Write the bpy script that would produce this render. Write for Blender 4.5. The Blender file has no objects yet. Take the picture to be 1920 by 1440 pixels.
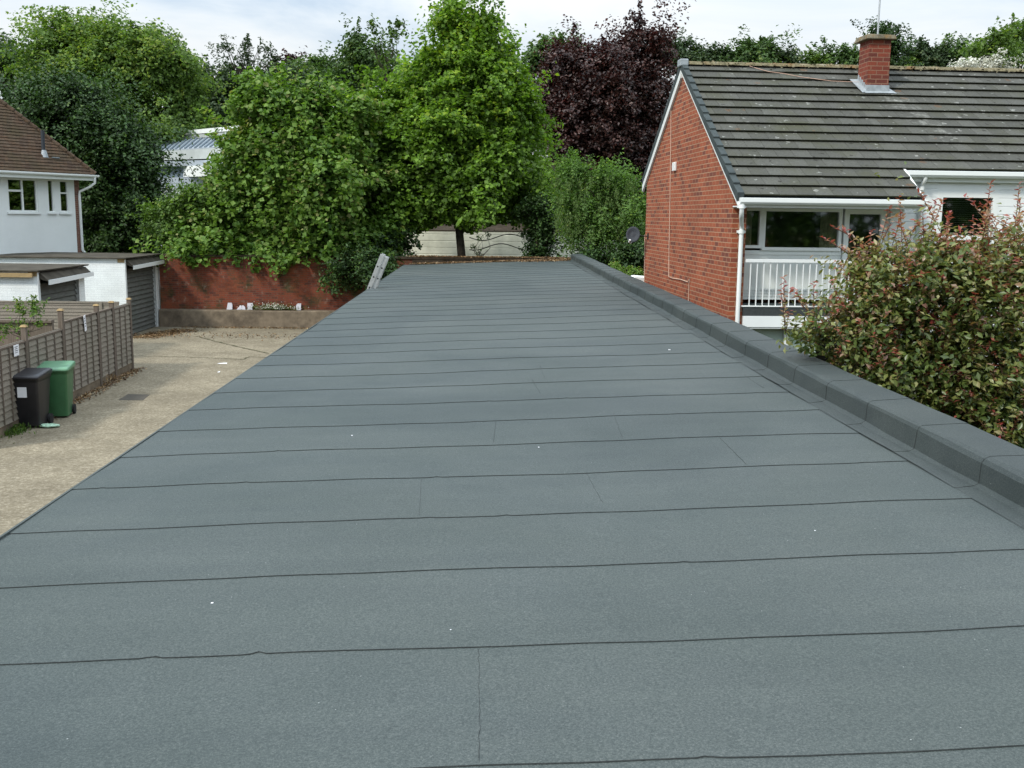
import bpy, math, random
import numpy as np
from mathutils import Vector, Matrix

random.seed(7)
rng = np.random.default_rng(11)
SC = bpy.context.scene
COL = SC.collection
R = math.radians

# ------------------------------------------------------------------ camera
F = 1960.0                       # focal length in pixels of the 1920 px wide photograph
CAM = Vector((0.0, 0.0, 4.15))
pitch, yaw, roll = math.atan((720 - 405) / F), R(1.64), 0.012
fw = Vector((math.sin(yaw) * math.cos(pitch), math.cos(yaw) * math.cos(pitch), -math.sin(pitch)))
r0 = Vector((math.cos(yaw), -math.sin(yaw), 0))
u0 = r0.cross(fw)
rt = (r0 * math.cos(roll) + u0 * math.sin(roll)).normalized()
up = rt.cross(fw).normalized()
cd = bpy.data.cameras.new('camera')
cd.sensor_width = 36; cd.lens = 36 * F / 1920
cd.clip_start = 0.1; cd.clip_end = 2000
cam = bpy.data.objects.new('camera', cd)
COL.objects.link(cam)
cam.matrix_world = Matrix((
    (rt.x, up.x, -fw.x, CAM.x), (rt.y, up.y, -fw.y, CAM.y), (rt.z, up.z, -fw.z, CAM.z), (0, 0, 0, 1)))
SC.camera = cam

def ray(px, py):
    return (fw + rt * ((px - 960) / F) + up * ((720 - py) / F))
def hit(px, py, p, n):           # pixel -> point on the plane through p with normal n
    d = ray(px, py); n = Vector(n)
    return CAM + d * ((Vector(p) - CAM).dot(n) / d.dot(n))
def atY(px, py, Y): return hit(px, py, (0, Y, 0), (0, 1, 0))
def atZ(px, py, z=0.0): return hit(px, py, (0, 0, z), (0, 0, 1))

# ------------------------------------------------------------------ light
SUN_AZ, SUN_EL = R(-133), R(43)   # azimuth from +Y towards +X: the light comes from the left
w = bpy.data.worlds.new('World'); SC.world = w; w.use_nodes = True
nt = w.node_tree; nt.nodes.clear()
def N(t, typ, **k):
    n = t.nodes.new(typ)
    for a, v in k.items(): setattr(n, a, v)
    return n
out = N(nt, 'ShaderNodeOutputWorld'); bg = N(nt, 'ShaderNodeBackground')
sky = N(nt, 'ShaderNodeTexSky', sky_type='NISHITA', sun_disc=False, sun_elevation=SUN_EL, sun_rotation=SUN_AZ)
tc = N(nt, 'ShaderNodeTexCoord'); sep = N(nt, 'ShaderNodeSeparateXYZ')
nt.links.new(tc.outputs['Generated'], sep.inputs[0])
# brightness of an overcast sky rises towards the zenith
def mth(t, op, a, b=None, c=None, clamp=False):
    n = N(t, 'ShaderNodeMath', operation=op, use_clamp=clamp)
    for i, v in enumerate((a, b, c)):
        if v is None: continue
        if isinstance(v, (int, float)): n.inputs[i].default_value = v
        else: t.links.new(v, n.inputs[i])
    return n.outputs[0]
def ramp(t, fac, stops, interp='LINEAR'):
    n = N(t, 'ShaderNodeValToRGB'); cr = n.color_ramp; cr.interpolation = interp
    while len(cr.elements) < len(stops): cr.elements.new(0.5)
    for e, (p, c) in zip(cr.elements, stops):
        e.position = p; e.color = (c[0], c[1], c[2], 1) if not isinstance(c, (int, float)) else (c, c, c, 1)
    if fac is not None: t.links.new(fac, n.inputs[0])
    return n.outputs[0]
def noise(t, vec, scale, detail=4, rough=0.55, dist=0.0):
    n = N(t, 'ShaderNodeTexNoise'); n.inputs['Scale'].default_value = scale
    n.inputs['Detail'].default_value = detail; n.inputs['Roughness'].default_value = rough
    n.inputs['Distortion'].default_value = dist
    if vec is not None: t.links.new(vec, n.inputs['Vector'])
    return n.outputs[0]
def mixc(t, fac, a, b, bt='MIX'):
    n = N(t, 'ShaderNodeMix', data_type='RGBA', blend_type=bt)
    for s, v in ((n.inputs[0], fac), (n.inputs[6], a), (n.inputs[7], b)):
        if isinstance(v, (int, float)): s.default_value = v
        elif isinstance(v, tuple): s.default_value = (v[0], v[1], v[2], 1)
        else: t.links.new(v, s)
    return n.outputs[2]
mp = N(nt, 'ShaderNodeMapping'); mp.inputs['Scale'].default_value = (1.0, 1.0, 3.2); mp.inputs['Location'].default_value = (0.35, 0.1, 0.2)
nt.links.new(tc.outputs['Generated'], mp.inputs[0])
cl1 = noise(nt, mp.outputs[0], 2.6, 7, 0.55, 0.6)
cl2 = noise(nt, mp.outputs[0], 1.1, 3, 0.5)
cov = mth(nt, 'ADD', mth(nt, 'MULTIPLY', cl1, 0.6), mth(nt, 'MULTIPLY', cl2, 0.4))
cloudcol = ramp(nt, cov, [(0.41, (4.9, 6.1, 7.6)), (0.47, (6.6, 7.9, 9.3)), (0.53, (8.6, 9.5, 10.3)), (0.60, (10.3, 10.7, 10.9))])
rise = mth(nt, 'ADD', mth(nt, 'MULTIPLY', mth(nt, 'MAXIMUM', sep.outputs['Z'], 0.0), 1.7), 0.50)
cm = N(nt, 'ShaderNodeVectorMath', operation='SCALE'); nt.links.new(cloudcol, cm.inputs[0]); nt.links.new(rise, cm.inputs['Scale'])
skycol = mixc(nt, 0.93, sky.outputs[0], cm.outputs[0])
nt.links.new(skycol, bg.inputs[0]); bg.inputs[1].default_value = 0.088
nt.links.new(bg.outputs[0], out.inputs[0])

sl = bpy.data.lights.new('sun', 'SUN'); sl.energy = 2.1; sl.angle = R(7); sl.color = (1.0, 0.96, 0.88)
so = bpy.data.objects.new('sun', sl); COL.objects.link(so)
sd = Vector((math.sin(SUN_AZ) * math.cos(SUN_EL), math.cos(SUN_AZ) * math.cos(SUN_EL), math.sin(SUN_EL)))
so.rotation_euler = sd.to_track_quat('Z', 'Y').to_euler(); so.location = sd * 60
SC.view_settings.view_transform = 'Standard'; SC.view_settings.look = 'None'
SC.view_settings.exposure = 0.5; SC.view_settings.gamma = 1.0; SC.view_settings.use_curve_mapping = False
SC.render.engine = 'CYCLES'
SC.cycles.max_bounces = 6; SC.cycles.diffuse_bounces = 3; SC.cycles.transmission_bounces = 4
SC.cycles.use_denoising = True

# ------------------------------------------------------------------ mesh helpers
def tag(o, label=None, cat=None, group=None, kind=None):
    if label: o['label'] = label
    if cat: o['category'] = cat
    if group: o['group'] = group
    if kind: o['kind'] = kind
    return o
def empty(name, loc=(0, 0, 0), rz=0.0, label=None, cat=None, group=None):
    o = bpy.data.objects.new(name, None); COL.objects.link(o)
    o.location = loc; o.rotation_euler = (0, 0, rz); o.empty_display_size = 0.3
    return tag(o, label, cat, group)
def copy_tree(o, parent=None):
    c = o.copy(); COL.objects.link(c); c.parent = parent
    for ch in list(o.children): copy_tree(ch, c)
    return c

class MB:
    def __init__(s): s.v = []; s.f = []; s.m = []; s.sm = []
    def add(s, vs, fs, mi=0, smooth=False):
        b = len(s.v); s.v += [tuple(v) for v in vs]
        s.f += [tuple(b + i for i in f) for f in fs]; s.m += [mi] * len(fs); s.sm += [smooth] * len(fs)
        return s
    def box(s, x0, x1, y0, y1, z0, z1, mi=0):
        if x0 > x1: x0, x1 = x1, x0
        if y0 > y1: y0, y1 = y1, y0
        if z0 > z1: z0, z1 = z1, z0
        vs = [(x, y, z) for z in (z0, z1) for y in (y0, y1) for x in (x0, x1)]
        return s.add(vs, [(0, 2, 3, 1), (4, 5, 7, 6), (0, 1, 5, 4), (2, 6, 7, 3), (0, 4, 6, 2), (1, 3, 7, 5)], mi)
    def hexa(s, c, mi=0):        # 8 corners in box order
        return s.add(c, [(0, 2, 3, 1), (4, 5, 7, 6), (0, 1, 5, 4), (2, 6, 7, 3), (0, 4, 6, 2), (1, 3, 7, 5)], mi)
    def prism(s, pts, ext, mi=0):  # polygon pts (3D) extruded by the vector ext
        n = len(pts); e = Vector(ext); p = [Vector(q) for q in pts]
        nrm = Vector((0, 0, 0))
        for i in range(n): nrm += p[i].cross(p[(i + 1) % n])
        if nrm.dot(e) > 0: p.reverse()
        vs = p + [q + e for q in p]
        fs = [tuple(range(n)), tuple(reversed(range(n, 2 * n)))]
        fs += [(i, n + i, n + (i + 1) % n, (i + 1) % n) for i in range(n)]
        return s.add(vs, fs, mi)
    def tube(s, pts, r, seg=8, mi=0, cap=True):
        pts = [Vector(p) for p in pts]; n = len(pts)
        rs = r if isinstance(r, (list, tuple)) else [r] * n
        prev = None; vs = []
        for i, p in enumerate(pts):
            d = (pts[min(i + 1, n - 1)] - pts[max(i - 1, 0)]).normalized()
            if prev is None:
                a = Vector((0, 0, 1)) if abs(d.z) < 0.9 else Vector((1, 0, 0))
                x = d.cross(a).normalized()
            else:
                x = (prev - d * prev.dot(d)).normalized()
            prev = x; y = d.cross(x)
            for k in range(seg):
                t = 2 * math.pi * k / seg
                vs.append(p + (x * math.cos(t) + y * math.sin(t)) * rs[i])
        fs = [(i * seg + k, i * seg + (k + 1) % seg, (i + 1) * seg + (k + 1) % seg, (i + 1) * seg + k)
              for i in range(n - 1) for k in range(seg)]
        s.add(vs, fs, mi, True)
        if cap: s.add([vs[k] for k in range(seg)], [tuple(reversed(range(seg)))], mi); s.add([vs[(n - 1) * seg + k] for k in range(seg)], [tuple(range(seg))], mi)
        return s
    def build(s, name, mats, parent=None, bevel=0.0):
        me = bpy.data.meshes.new(name); me.from_pydata(s.v, [], s.f)
        if not isinstance(mats, (list, tuple)): mats = [mats]
        for m in mats: me.materials.append(m)
        me.polygons.foreach_set('material_index', s.m)
        me.polygons.foreach_set('use_smooth', s.sm)
        # box-projected UV in metres, local axes
        uv = me.uv_layers.new(name='UVMap'); data = np.zeros((len(me.loops), 2))
        co = np.array(s.v)
        for p in me.polygons:
            n = p.normal; ax, ay, az = abs(n.x), abs(n.y), abs(n.z)
            li = range(p.loop_start, p.loop_start + p.loop_total)
            for l in li:
                c = co[me.loops[l].vertex_index]
                if az >= ax and az >= ay: data[l] = (c[0], c[1])
                elif ax >= ay: data[l] = (c[1], c[2])
                else: data[l] = (c[0], c[2])
        uv.data.foreach_set('uv', data.ravel())
        me.update()
        o = bpy.data.objects.new(name, me); COL.objects.link(o); o.parent = parent
        if bevel:
            b = o.modifiers.new('bevel', 'BEVEL'); b.width = bevel; b.segments = 2; b.limit_method = 'ANGLE'; b.angle_limit = R(40)
        return o

# ------------------------------------------------------------------ materials
MATS = {}
def mat(name, rough=0.7, spec=0.4):
    m = bpy.data.materials.new(name); m.use_nodes = True; t = m.node_tree
    b = t.nodes['Principled BSDF']; b.inputs['Roughness'].default_value = rough
    b.inputs['Specular IOR Level'].default_value = spec
    MATS[name] = m
    return m, t, b
def geo(t): return N(t, 'ShaderNodeTexCoord').outputs['Object']
def bump(t, b, h, strength=0.4, dist=0.01):
    n = N(t, 'ShaderNodeBump'); n.inputs['Strength'].default_value = strength; n.inputs['Distance'].default_value = dist
    t.links.new(h, n.inputs['Height']); t.links.new(n.outputs[0], b.inputs['Normal'])
def plain(name, col, rough=0.6, var=0.18, scale=6.0, spec=0.4, metallic=0.0, bmp=0.0, dirt=None):
    m, t, b = mat(name, rough, spec); v = geo(t)
    n1 = noise(t, v, scale, 5, 0.6)
    lo = tuple(c * (1 - var) for c in col); hi = tuple(min(1, c * (1 + var)) for c in col)
    c = ramp(t, n1, [(0.3, lo), (0.7, hi)])
    if dirt:
        n2 = noise(t, v, scale * 0.35, 6, 0.7)
        c = mixc(t, ramp(t, n2, [(0.48, 0.0), (0.7, dirt[1])]), c, dirt[0])
    t.links.new(c, b.inputs['Base Color']); b.inputs['Metallic'].default_value = metallic
    if bmp: bump(t, b, noise(t, v, scale * 12, 4, 0.6), bmp)
    return m

def felt_mat(name, k=1.0):
    m, t, b = mat(name, 0.66, 0.34); v = geo(t)
    fine = noise(t, v, 420, 2, 0.7); mid = noise(t, v, 95, 3, 0.65); big = noise(t, v, 0.7, 5, 0.6)
    mp = N(t, 'ShaderNodeMapping'); mp.inputs['Scale'].default_value = (0.25, 2.6, 1)
    t.links.new(v, mp.inputs[0]); streak = noise(t, mp.outputs[0], 1.6, 4, 0.6)
    g3 = noise(t, v, 150, 2, 0.8)
    mixn = mth(t, 'ADD', mth(t, 'MULTIPLY', fine, 0.35), mth(t, 'ADD', mth(t, 'MULTIPLY', mid, 0.35), mth(t, 'MULTIPLY', g3, 0.3)))
    c = ramp(t, mixn, [(0.34, tuple(k * q for q in (0.050, 0.066, 0.067))), (0.5, tuple(k * q for q in (0.124, 0.156, 0.149))), (0.64, tuple(k * q for q in (0.265, 0.298, 0.280)))])
    c = mixc(t, 1.0, c, ramp(t, big, [(0.3, (0.84, 0.87, 0.86)), (0.7, (1.1, 1.08, 1.09))]), 'MULTIPLY')
    c = mixc(t, 1.0, c, ramp(t, streak, [(0.3, (0.93, 0.93, 0.94)), (0.7, (1.06, 1.05, 1.04))]), 'MULTIPLY')
    pud = noise(t, v, 0.33, 6, 0.62, 0.8)
    c = mixc(t, 1.0, c, ramp(t, pud, [(0.40, (0.86, 0.88, 0.90)), (0.5, (1.0, 1.0, 1.0)), (0.62, (1.07, 1.05, 1.03))]), 'MULTIPLY')
    vo = N(t, 'ShaderNodeTexVoronoi'); vo.inputs['Scale'].default_value = 16; t.links.new(v, vo.inputs['Vector'])
    spk = mth(t, 'LESS_THAN', vo.outputs['Distance'], 0.045)
    wn = mth(t, 'GREATER_THAN', N(t, 'ShaderNodeSeparateColor').outputs[0], 0.0)
    sc = N(t, 'ShaderNodeSeparateColor'); t.links.new(vo.outputs['Color'], sc.inputs[0])
    spk = mth(t, 'MULTIPLY', spk, mth(t, 'GREATER_THAN', sc.outputs[0], 0.86))
    c = mixc(t, mth(t, 'MULTIPLY', spk, 0.5), c, (0.55, 0.57, 0.55))
    t.links.new(c, b.inputs['Base Color'])
    bump(t, b, mth(t, 'ADD', mth(t, 'MULTIPLY', fine, 0.6), mid), 0.35, 0.004)
    return m
FELT = felt_mat('mineral_felt', 0.455)
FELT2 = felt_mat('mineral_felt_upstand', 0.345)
BITUMEN = plain('bitumen_bleed', (0.038, 0.043, 0.042), 0.75, 0.3, 30)

def brick_mat(name, c1, c2, dark, mortar, off=0.5, bw=0.225, rh=0.075, ms=0.011, blotch=None, rough=0.85, soft=0.1, mortar_var=None):
    m, t, b = mat(name, rough, 0.25)
    uv = N(t, 'ShaderNodeTexCoord').outputs['UV']; v = geo(t)
    wob = noise(t, v, 9, 2, 0.5)
    av = N(t, 'ShaderNodeVectorMath', operation='SCALE'); 
    cx = N(t, 'ShaderNodeCombineXYZ'); t.links.new(wob, cx.inputs[1])
    t.links.new(cx.outputs[0], av.inputs[0]); av.inputs['Scale'].default_value = 0.008
    ad = N(t, 'ShaderNodeVectorMath', operation='ADD'); t.links.new(uv, ad.inputs[0]); t.links.new(av.outputs[0], ad.inputs[1])
    def br(a, bb, mo, bias):
        n = N(t, 'ShaderNodeTexBrick'); n.offset = off
        n.inputs['Scale'].default_value = 1.0; n.inputs['Brick Width'].default_value = bw; n.inputs['Row Height'].default_value = rh
        n.inputs['Mortar Size'].default_value = ms; n.inputs['Mortar Smooth'].default_value = soft; n.inputs['Bias'].default_value = bias
        n.inputs['Color1'].default_value = (*a, 1); n.inputs['Color2'].default_value = (*bb, 1); n.inputs['Mortar'].default_value = (*mo, 1)
        t.links.new(ad.outputs[0], n.inputs['Vector']); return n
    n = br(c1, c2, mortar, 0.0)
    c = n.outputs['Color']
    # per-brick random burnt bricks: cell noise on the brick grid
    dk = br((0, 0, 0), (1, 1, 1), (0, 0, 0), 0.0)
    burnt = ramp(t, dk.outputs['Color'], [(0.62, 0.0), (0.95, 1.0)])
    c = mixc(t, mth(t, 'MULTIPLY', burnt, 0.62), c, dark)
    g = noise(t, v, 38, 4, 0.65)
    c = mixc(t, 1.0, c, ramp(t, g, [(0.25, (0.78, 0.78, 0.78)), (0.75, (1.2, 1.2, 1.2))]), 'MULTIPLY')
    g2 = noise(t, v, 0.9, 5, 0.6)
    c = mixc(t, 1.0, c, ramp(t, g2, [(0.3, (0.86, 0.86, 0.86)), (0.7, (1.1, 1.1, 1.1))]), 'MULTIPLY')
    if blotch:
        for (col, sc_, lo, hi, am) in blotch:
            g3 = noise(t, v, sc_, 6, 0.7)
            c = mixc(t, ramp(t, g3, [(lo, 0.0), (hi, am)]), c, col)
    t.links.new(c, b.inputs['Base Color'])
    h = mth(t, 'ADD', mth(t, 'SUBTRACT', 1.0, n.outputs['Fac']), mth(t, 'MULTIPLY', g, 0.3))
    bump(t, b, h, 0.5, 0.006)
    return m
BRICK = brick_mat('orange_red_brick', (0.325, 0.088, 0.041), (0.24, 0.064, 0.032), (0.11, 0.044, 0.036), (0.38, 0.23, 0.14), ms=0.0075, bw=0.225, rh=0.080, blotch=[((0.17, 0.07, 0.045), 0.7, 0.52, 0.80, 0.40), ((0.42, 0.19, 0.11), 1.7, 0.60, 0.75, 0.30)])
BRICK_CH = brick_mat('chimney_brick', (0.235, 0.055, 0.030), (0.18, 0.042, 0.026), (0.09, 0.032, 0.026), (0.26, 0.14, 0.09), ms=0.008, rh=0.080,
                     blotch=[((0.13, 0.06, 0.05), 3.0, 0.52, 0.7, 0.5)])
BRICK_OLD = brick_mat('old_garden_wall_brick', (0.20, 0.048, 0.024), (0.15, 0.038, 0.022), (0.055, 0.025, 0.02), (0.12, 0.07, 0.05), ms=0.008, rh=0.075,
                      blotch=[((0.25, 0.07, 0.025), 0.8, 0.5, 0.7, 0.5), ((0.03, 0.045, 0.015), 1.2, 0.50, 0.66, 0.8), ((0.27, 0.20, 0.15), 3.6, 0.56, 0.68, 0.55), ((0.22, 0.07, 0.03), 2.1, 0.52, 0.66, 0.5), ((0.06, 0.035, 0.03), 2.2, 0.55, 0.75, 0.6)])
BRICK_WHITE = brick_mat('white_painted_blockwork', (0.80, 0.83, 0.81), (0.78, 0.81, 0.80), (0.75, 0.78, 0.76), (0.69, 0.72, 0.71), ms=0.006, rh=0.075,
                        blotch=[((0.60, 0.63, 0.58), 1.3, 0.55, 0.85, 0.4)])
BRICK_EDGE = brick_mat('brown_brick', (0.19, 0.085, 0.06), (0.15, 0.065, 0.05), (0.08, 0.05, 0.04), (0.28, 0.2, 0.15), ms=0.008)

def yard_mat():
    m, t, b = mat('exposed_aggregate_concrete', 0.95, 0.2); v = geo(t)
    a = noise(t, v, 90, 3, 0.75); s = noise(t, v, 22, 4, 0.7); g = noise(t, v, 0.35, 6, 0.6); g2 = noise(t, v, 1.4, 5, 0.65)
    s2 = noise(t, v, 9, 3, 0.8)
    mx_ = mth(t, 'ADD', mth(t, 'MULTIPLY', a, 0.35), mth(t, 'ADD', mth(t, 'MULTIPLY', s, 0.40), mth(t, 'MULTIPLY', s2, 0.25)))
    c = ramp(t, mx_, [(0.35, (0.105, 0.088, 0.060)), (0.5, (0.218, 0.186, 0.131)), (0.61, (0.38, 0.335, 0.255))])
    c = mixc(t, 1.0, c, ramp(t, g, [(0.3, (0.78, 0.77, 0.75)), (0.7, (1.12, 1.12, 1.1))]), 'MULTIPLY')
    c = mixc(t, 1.0, c, ramp(t, g2, [(0.3, (0.86, 0.85, 0.84)), (0.65, (1.07, 1.07, 1.07))]), 'MULTIPLY')
    c = mixc(t, ramp(t, noise(t, v, 0.75, 5, 0.7, 0.5), [(0.56, 0.0), (0.74, 0.32)]), c, (0.12, 0.10, 0.07))
    t.links.new(c, b.inputs['Base Color']); bump(t, b, a, 0.5, 0.01)
    return m
YARD = yard_mat()
EARTH = plain('earth_and_rough_grass', (0.07, 0.075, 0.035), 0.95, 0.4, 2.0, 0.1, bmp=0.5)
PLINTH = plain('mossy_concrete', (0.19, 0.15, 0.105), 0.92, 0.3, 3.0, 0.2, bmp=0.4, dirt=((0.07, 0.055, 0.04), 0.9))
WHITE = plain('white_gloss_paint', (0.80, 0.82, 0.80), 0.35, 0.03, 3, 0.5)
UPVC = plain('white_plastic', (0.80, 0.82, 0.79), 0.3, 0.02, 3, 0.5)
CREAM = plain('off_white_panel', (0.74, 0.77, 0.73), 0.5, 0.03, 3, 0.4)
SAGE = plain('pale_sage_paint', (0.36, 0.44, 0.37), 0.55, 0.05, 2, 0.4)
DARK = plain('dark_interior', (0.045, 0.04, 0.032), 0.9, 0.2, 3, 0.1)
CURTAIN = plain('beige_curtain', (0.75, 0.66, 0.46), 0.9, 0.25, 14, 0.1)
LEAD = plain('lead_flashing', (0.30, 0.33, 0.345), 0.5, 0.25, 9, 0.5)
VERGE = plain('grey_green_verge_cap', (0.050, 0.062, 0.062), 0.8, 0.25, 5, 0.2)
ALU = plain('aluminium', (0.55, 0.56, 0.55), 0.38, 0.12, 20, 0.5, metallic=0.75)
GREYPL = plain('grey_dish_paint', (0.030, 0.036, 0.045), 0.7, 0.1, 6, 0.4)
CABLE = plain('pinkish_cable', (0.55, 0.36, 0.27), 0.7, 0.1, 6, 0.3)
SLAB = plain('pale_paving_offcut', (0.50, 0.49, 0.52), 0.85, 0.1, 6, 0.2)
PAPER = plain('white_paper', (0.80, 0.80, 0.82), 0.7, 0.03, 6, 0.2)
REDINK = plain('red_ink', (0.45, 0.05, 0.05), 0.7, 0.03, 6, 0.2)
BLACKPL = plain('black_bin_plastic', (0.016, 0.015, 0.018), 0.42, 0.25, 6, 0.5)
GREENPL = plain('green_bin_plastic', (0.045, 0.145, 0.060), 0.42, 0.14, 5, 0.5)
GREENLID = plain('green_lid_plastic', (0.11, 0.25, 0.14), 0.40, 0.12, 5, 0.5)
RUBBER = plain('black_rubber', (0.02, 0.02, 0.02), 0.8, 0.2, 8, 0.3)
RENDERW = plain('white_render', (0.80, 0.82, 0.80), 0.9, 0.025, 1.2, 0.2, bmp=0.12, dirt=((0.66, 0.69, 0.66), 0.5))
PANEL = plain('cream_boarding', (0.74, 0.73, 0.60), 0.7, 0.08, 1.2, 0.3, dirt=((0.30, 0.31, 0.24), 0.6))
METALR = plain('weathered_zinc', (0.36, 0.40, 0.44), 0.45, 0.12, 1.5, 0.5, metallic=0.2)
METALD = plain('dark_standing_seam', (0.12, 0.16, 0.19), 0.5, 0.2, 3, 0.5)
GREYCL = plain('pale_grey_cladding', (0.42, 0.45, 0.44), 0.6, 0.1, 2, 0.4)
BARK = plain('bark', (0.05, 0.042, 0.032), 0.95, 0.4, 7, 0.1, bmp=0.6)
TWIG = plain('reddish_twig', (0.10, 0.055, 0.035), 0.85, 0.3, 12, 0.2)
OLDFELT = plain('old_mossy_felt', (0.075, 0.066, 0.052), 0.95, 0.4, 2.5, 0.1, bmp=0.3)
DARKEARTH = plain('dark_mossy_coping', (0.05, 0.038, 0.026), 0.95, 0.4, 3, 0.1)
IRON = plain('cast_iron_cover', (0.075, 0.065, 0.05), 0.8, 0.2, 14, 0.3, bmp=0.3)
TIMBER_RAW = plain('weathered_oak_lintel', (0.34, 0.24, 0.12), 0.85, 0.25, 8, 0.2)
STONECAP = plain('lichened_concrete_cap', (0.17, 0.15, 0.105), 0.95, 0.45, 12, 0.1, bmp=0.6, dirt=((0.30, 0.16, 0.04), 0.8))

def wood_mat(name, c, c2, sc=(1, 9, 9)):
    m, t, b = mat(name, 0.88, 0.2); v = geo(t)
    mp = N(t, 'ShaderNodeMapping'); mp.inputs['Scale'].default_value = sc; t.links.new(v, mp.inputs[0])
    n1 = noise(t, mp.outputs[0], 3.0, 6, 0.65); n2 = noise(t, v, 1.3, 4, 0.6)
    col = ramp(t, n1, [(0.3, c2), (0.7, c)])
    col = mixc(t, ramp(t, n2, [(0.45, 0.0), (0.75, 0.6)]), col, tuple(q * 0.62 + a for q, a in zip(c, (0.0, 0.012, 0.0))))
    t.links.new(col, b.inputs['Base Color']); bump(t, b, n1, 0.4, 0.006)
    return m
FENCE_W = wood_mat('weathered_larch_lap', (0.30, 0.265, 0.215), (0.17, 0.145, 0.115), (14, 1, 9))
POST_W = wood_mat('weathered_post', (0.20, 0.16, 0.13), (0.10, 0.078, 0.06), (14, 14, 1.2))
DOOR_W = wood_mat('weathered_grey_garage_door', (0.165, 0.165, 0.15), (0.10, 0.10, 0.088), (9, 1, 4))

def tile_mat():
    m, t, b = mat('grey_concrete_tiles', 0.93, 0.2); v = geo(t)
    at = N(t, 'ShaderNodeAttribute'); at.attribute_name = 'tint'
    c = ramp(t, at.outputs['Fac'], [(0.0, (0.066, 0.066, 0.057)), (0.5, (0.079, 0.079, 0.069)), (1.0, (0.094, 0.094, 0.083))])
    f = noise(t, v, 30, 5, 0.7)
    c = mixc(t, 1.0, c, ramp(t, f, [(0.3, (0.75, 0.75, 0.75)), (0.7, (1.25, 1.25, 1.22))]), 'MULTIPLY')
    g = noise(t, v, 1.1, 6, 0.7)
    c = mixc(t, ramp(t, g, [(0.48, 0.0), (0.72, 0.6)]), c, (0.062, 0.064, 0.030))
    # white lichen rosettes, orange lichen, dark spots
    def spots(scale, dmax, keep, col, am, c):
        ds = N(t, 'ShaderNodeVectorMath', operation='ADD')
        nz = N(t, 'ShaderNodeTexNoise'); nz.inputs['Scale'].default_value = 14; t.links.new(v, nz.inputs['Vector'])
        scl = N(t, 'ShaderNodeVectorMath', operation='SCALE'); scl.inputs['Scale'].default_value = 0.12
        t.links.new(nz.outputs['Color'], scl.inputs[0]); t.links.new(v, ds.inputs[0]); t.links.new(scl.outputs[0], ds.inputs[1])
        vo = N(t, 'ShaderNodeTexVoronoi'); vo.inputs['Scale'].default_value = scale; t.links.new(ds.outputs[0], vo.inputs['Vector'])
        s = N(t, 'ShaderNodeSeparateColor'); t.links.new(vo.outputs['Color'], s.inputs[0])
        k = mth(t, 'MULTIPLY', mth(t, 'LESS_THAN', vo.outputs['Distance'], dmax), mth(t, 'GREATER_THAN', s.outputs[0], keep))
        br = noise(t, v, 60, 3, 0.7)
        k = mth(t, 'MULTIPLY', k, ramp(t, br, [(0.4, 0.0), (0.56, am)]))
        return mixc(t, k, c, col)
    c = spots(5.2, 0.20, 0.88, (0.32, 0.32, 0.29), 0.9, c)
    c = spots(9.5, 0.24, 0.90, (0.30, 0.31, 0.28), 0.9, c)
    c = spots(6.1, 0.20, 0.82, (0.02, 0.018, 0.014), 1.0, c)
    c = spots(3.7, 0.28, 0.92, (0.16, 0.075, 0.03), 0.6, c)
    sp = N(t, 'ShaderNodeSeparateXYZ'); t.links.new(v, sp.inputs[0])
    off = mth(t, 'ABSOLUTE', mth(t, 'SUBTRACT', sp.outputs[0], mth(t, 'MULTIPLY_ADD', mth(t, 'SUBTRACT', 2.95, sp.outputs[1]), 0.30, 3.72)))
    k = mth(t, 'MULTIPLY', ramp(t, off, [(0.10, 1.0), (0.34, 0.0)]), mth(t, 'MULTIPLY', mth(t, 'GREATER_THAN', sp.outputs[1], 1.2), mth(t, 'LESS_THAN', sp.outputs[1], 3.0)))
    k = mth(t, 'MULTIPLY', k, ramp(t, noise(t, v, 5.5, 5, 0.75), [(0.50, 0.0), (0.66, 0.7)]))
    c = mixc(t, k, c, (0.30, 0.30, 0.27))
    t.links.new(c, b.inputs['Base Color']); bump(t, b, f, 0.35, 0.006)
    return m
TILE = tile_mat()
TEDGE = plain('shaded_sooty_tile_edge', (0.030, 0.031, 0.018), 0.95, 0.3, 8, 0.1)  # shadow under each course and soot, both painted into this edge colour
def moss_mat():
    m, t, b = mat('mossy_ridge', 0.95, 0.1); v = geo(t)
    n1 = noise(t, v, 7, 6, 0.7); n2 = noise(t, v, 2.6, 4, 0.6)
    c = ramp(t, n1, [(0.35, (0.075, 0.07, 0.04)), (0.55, (0.19, 0.165, 0.10)), (0.7, (0.30, 0.28, 0.22))])
    c = mixc(t, ramp(t, n2, [(0.52, 0.0), (0.70, 0.6)]), c, (0.20, 0.10, 0.035))
    t.links.new(c, b.inputs['Base Color']); bump(t, b, n1, 0.8, 0.02)
    return m
MOSS = moss_mat()
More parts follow.
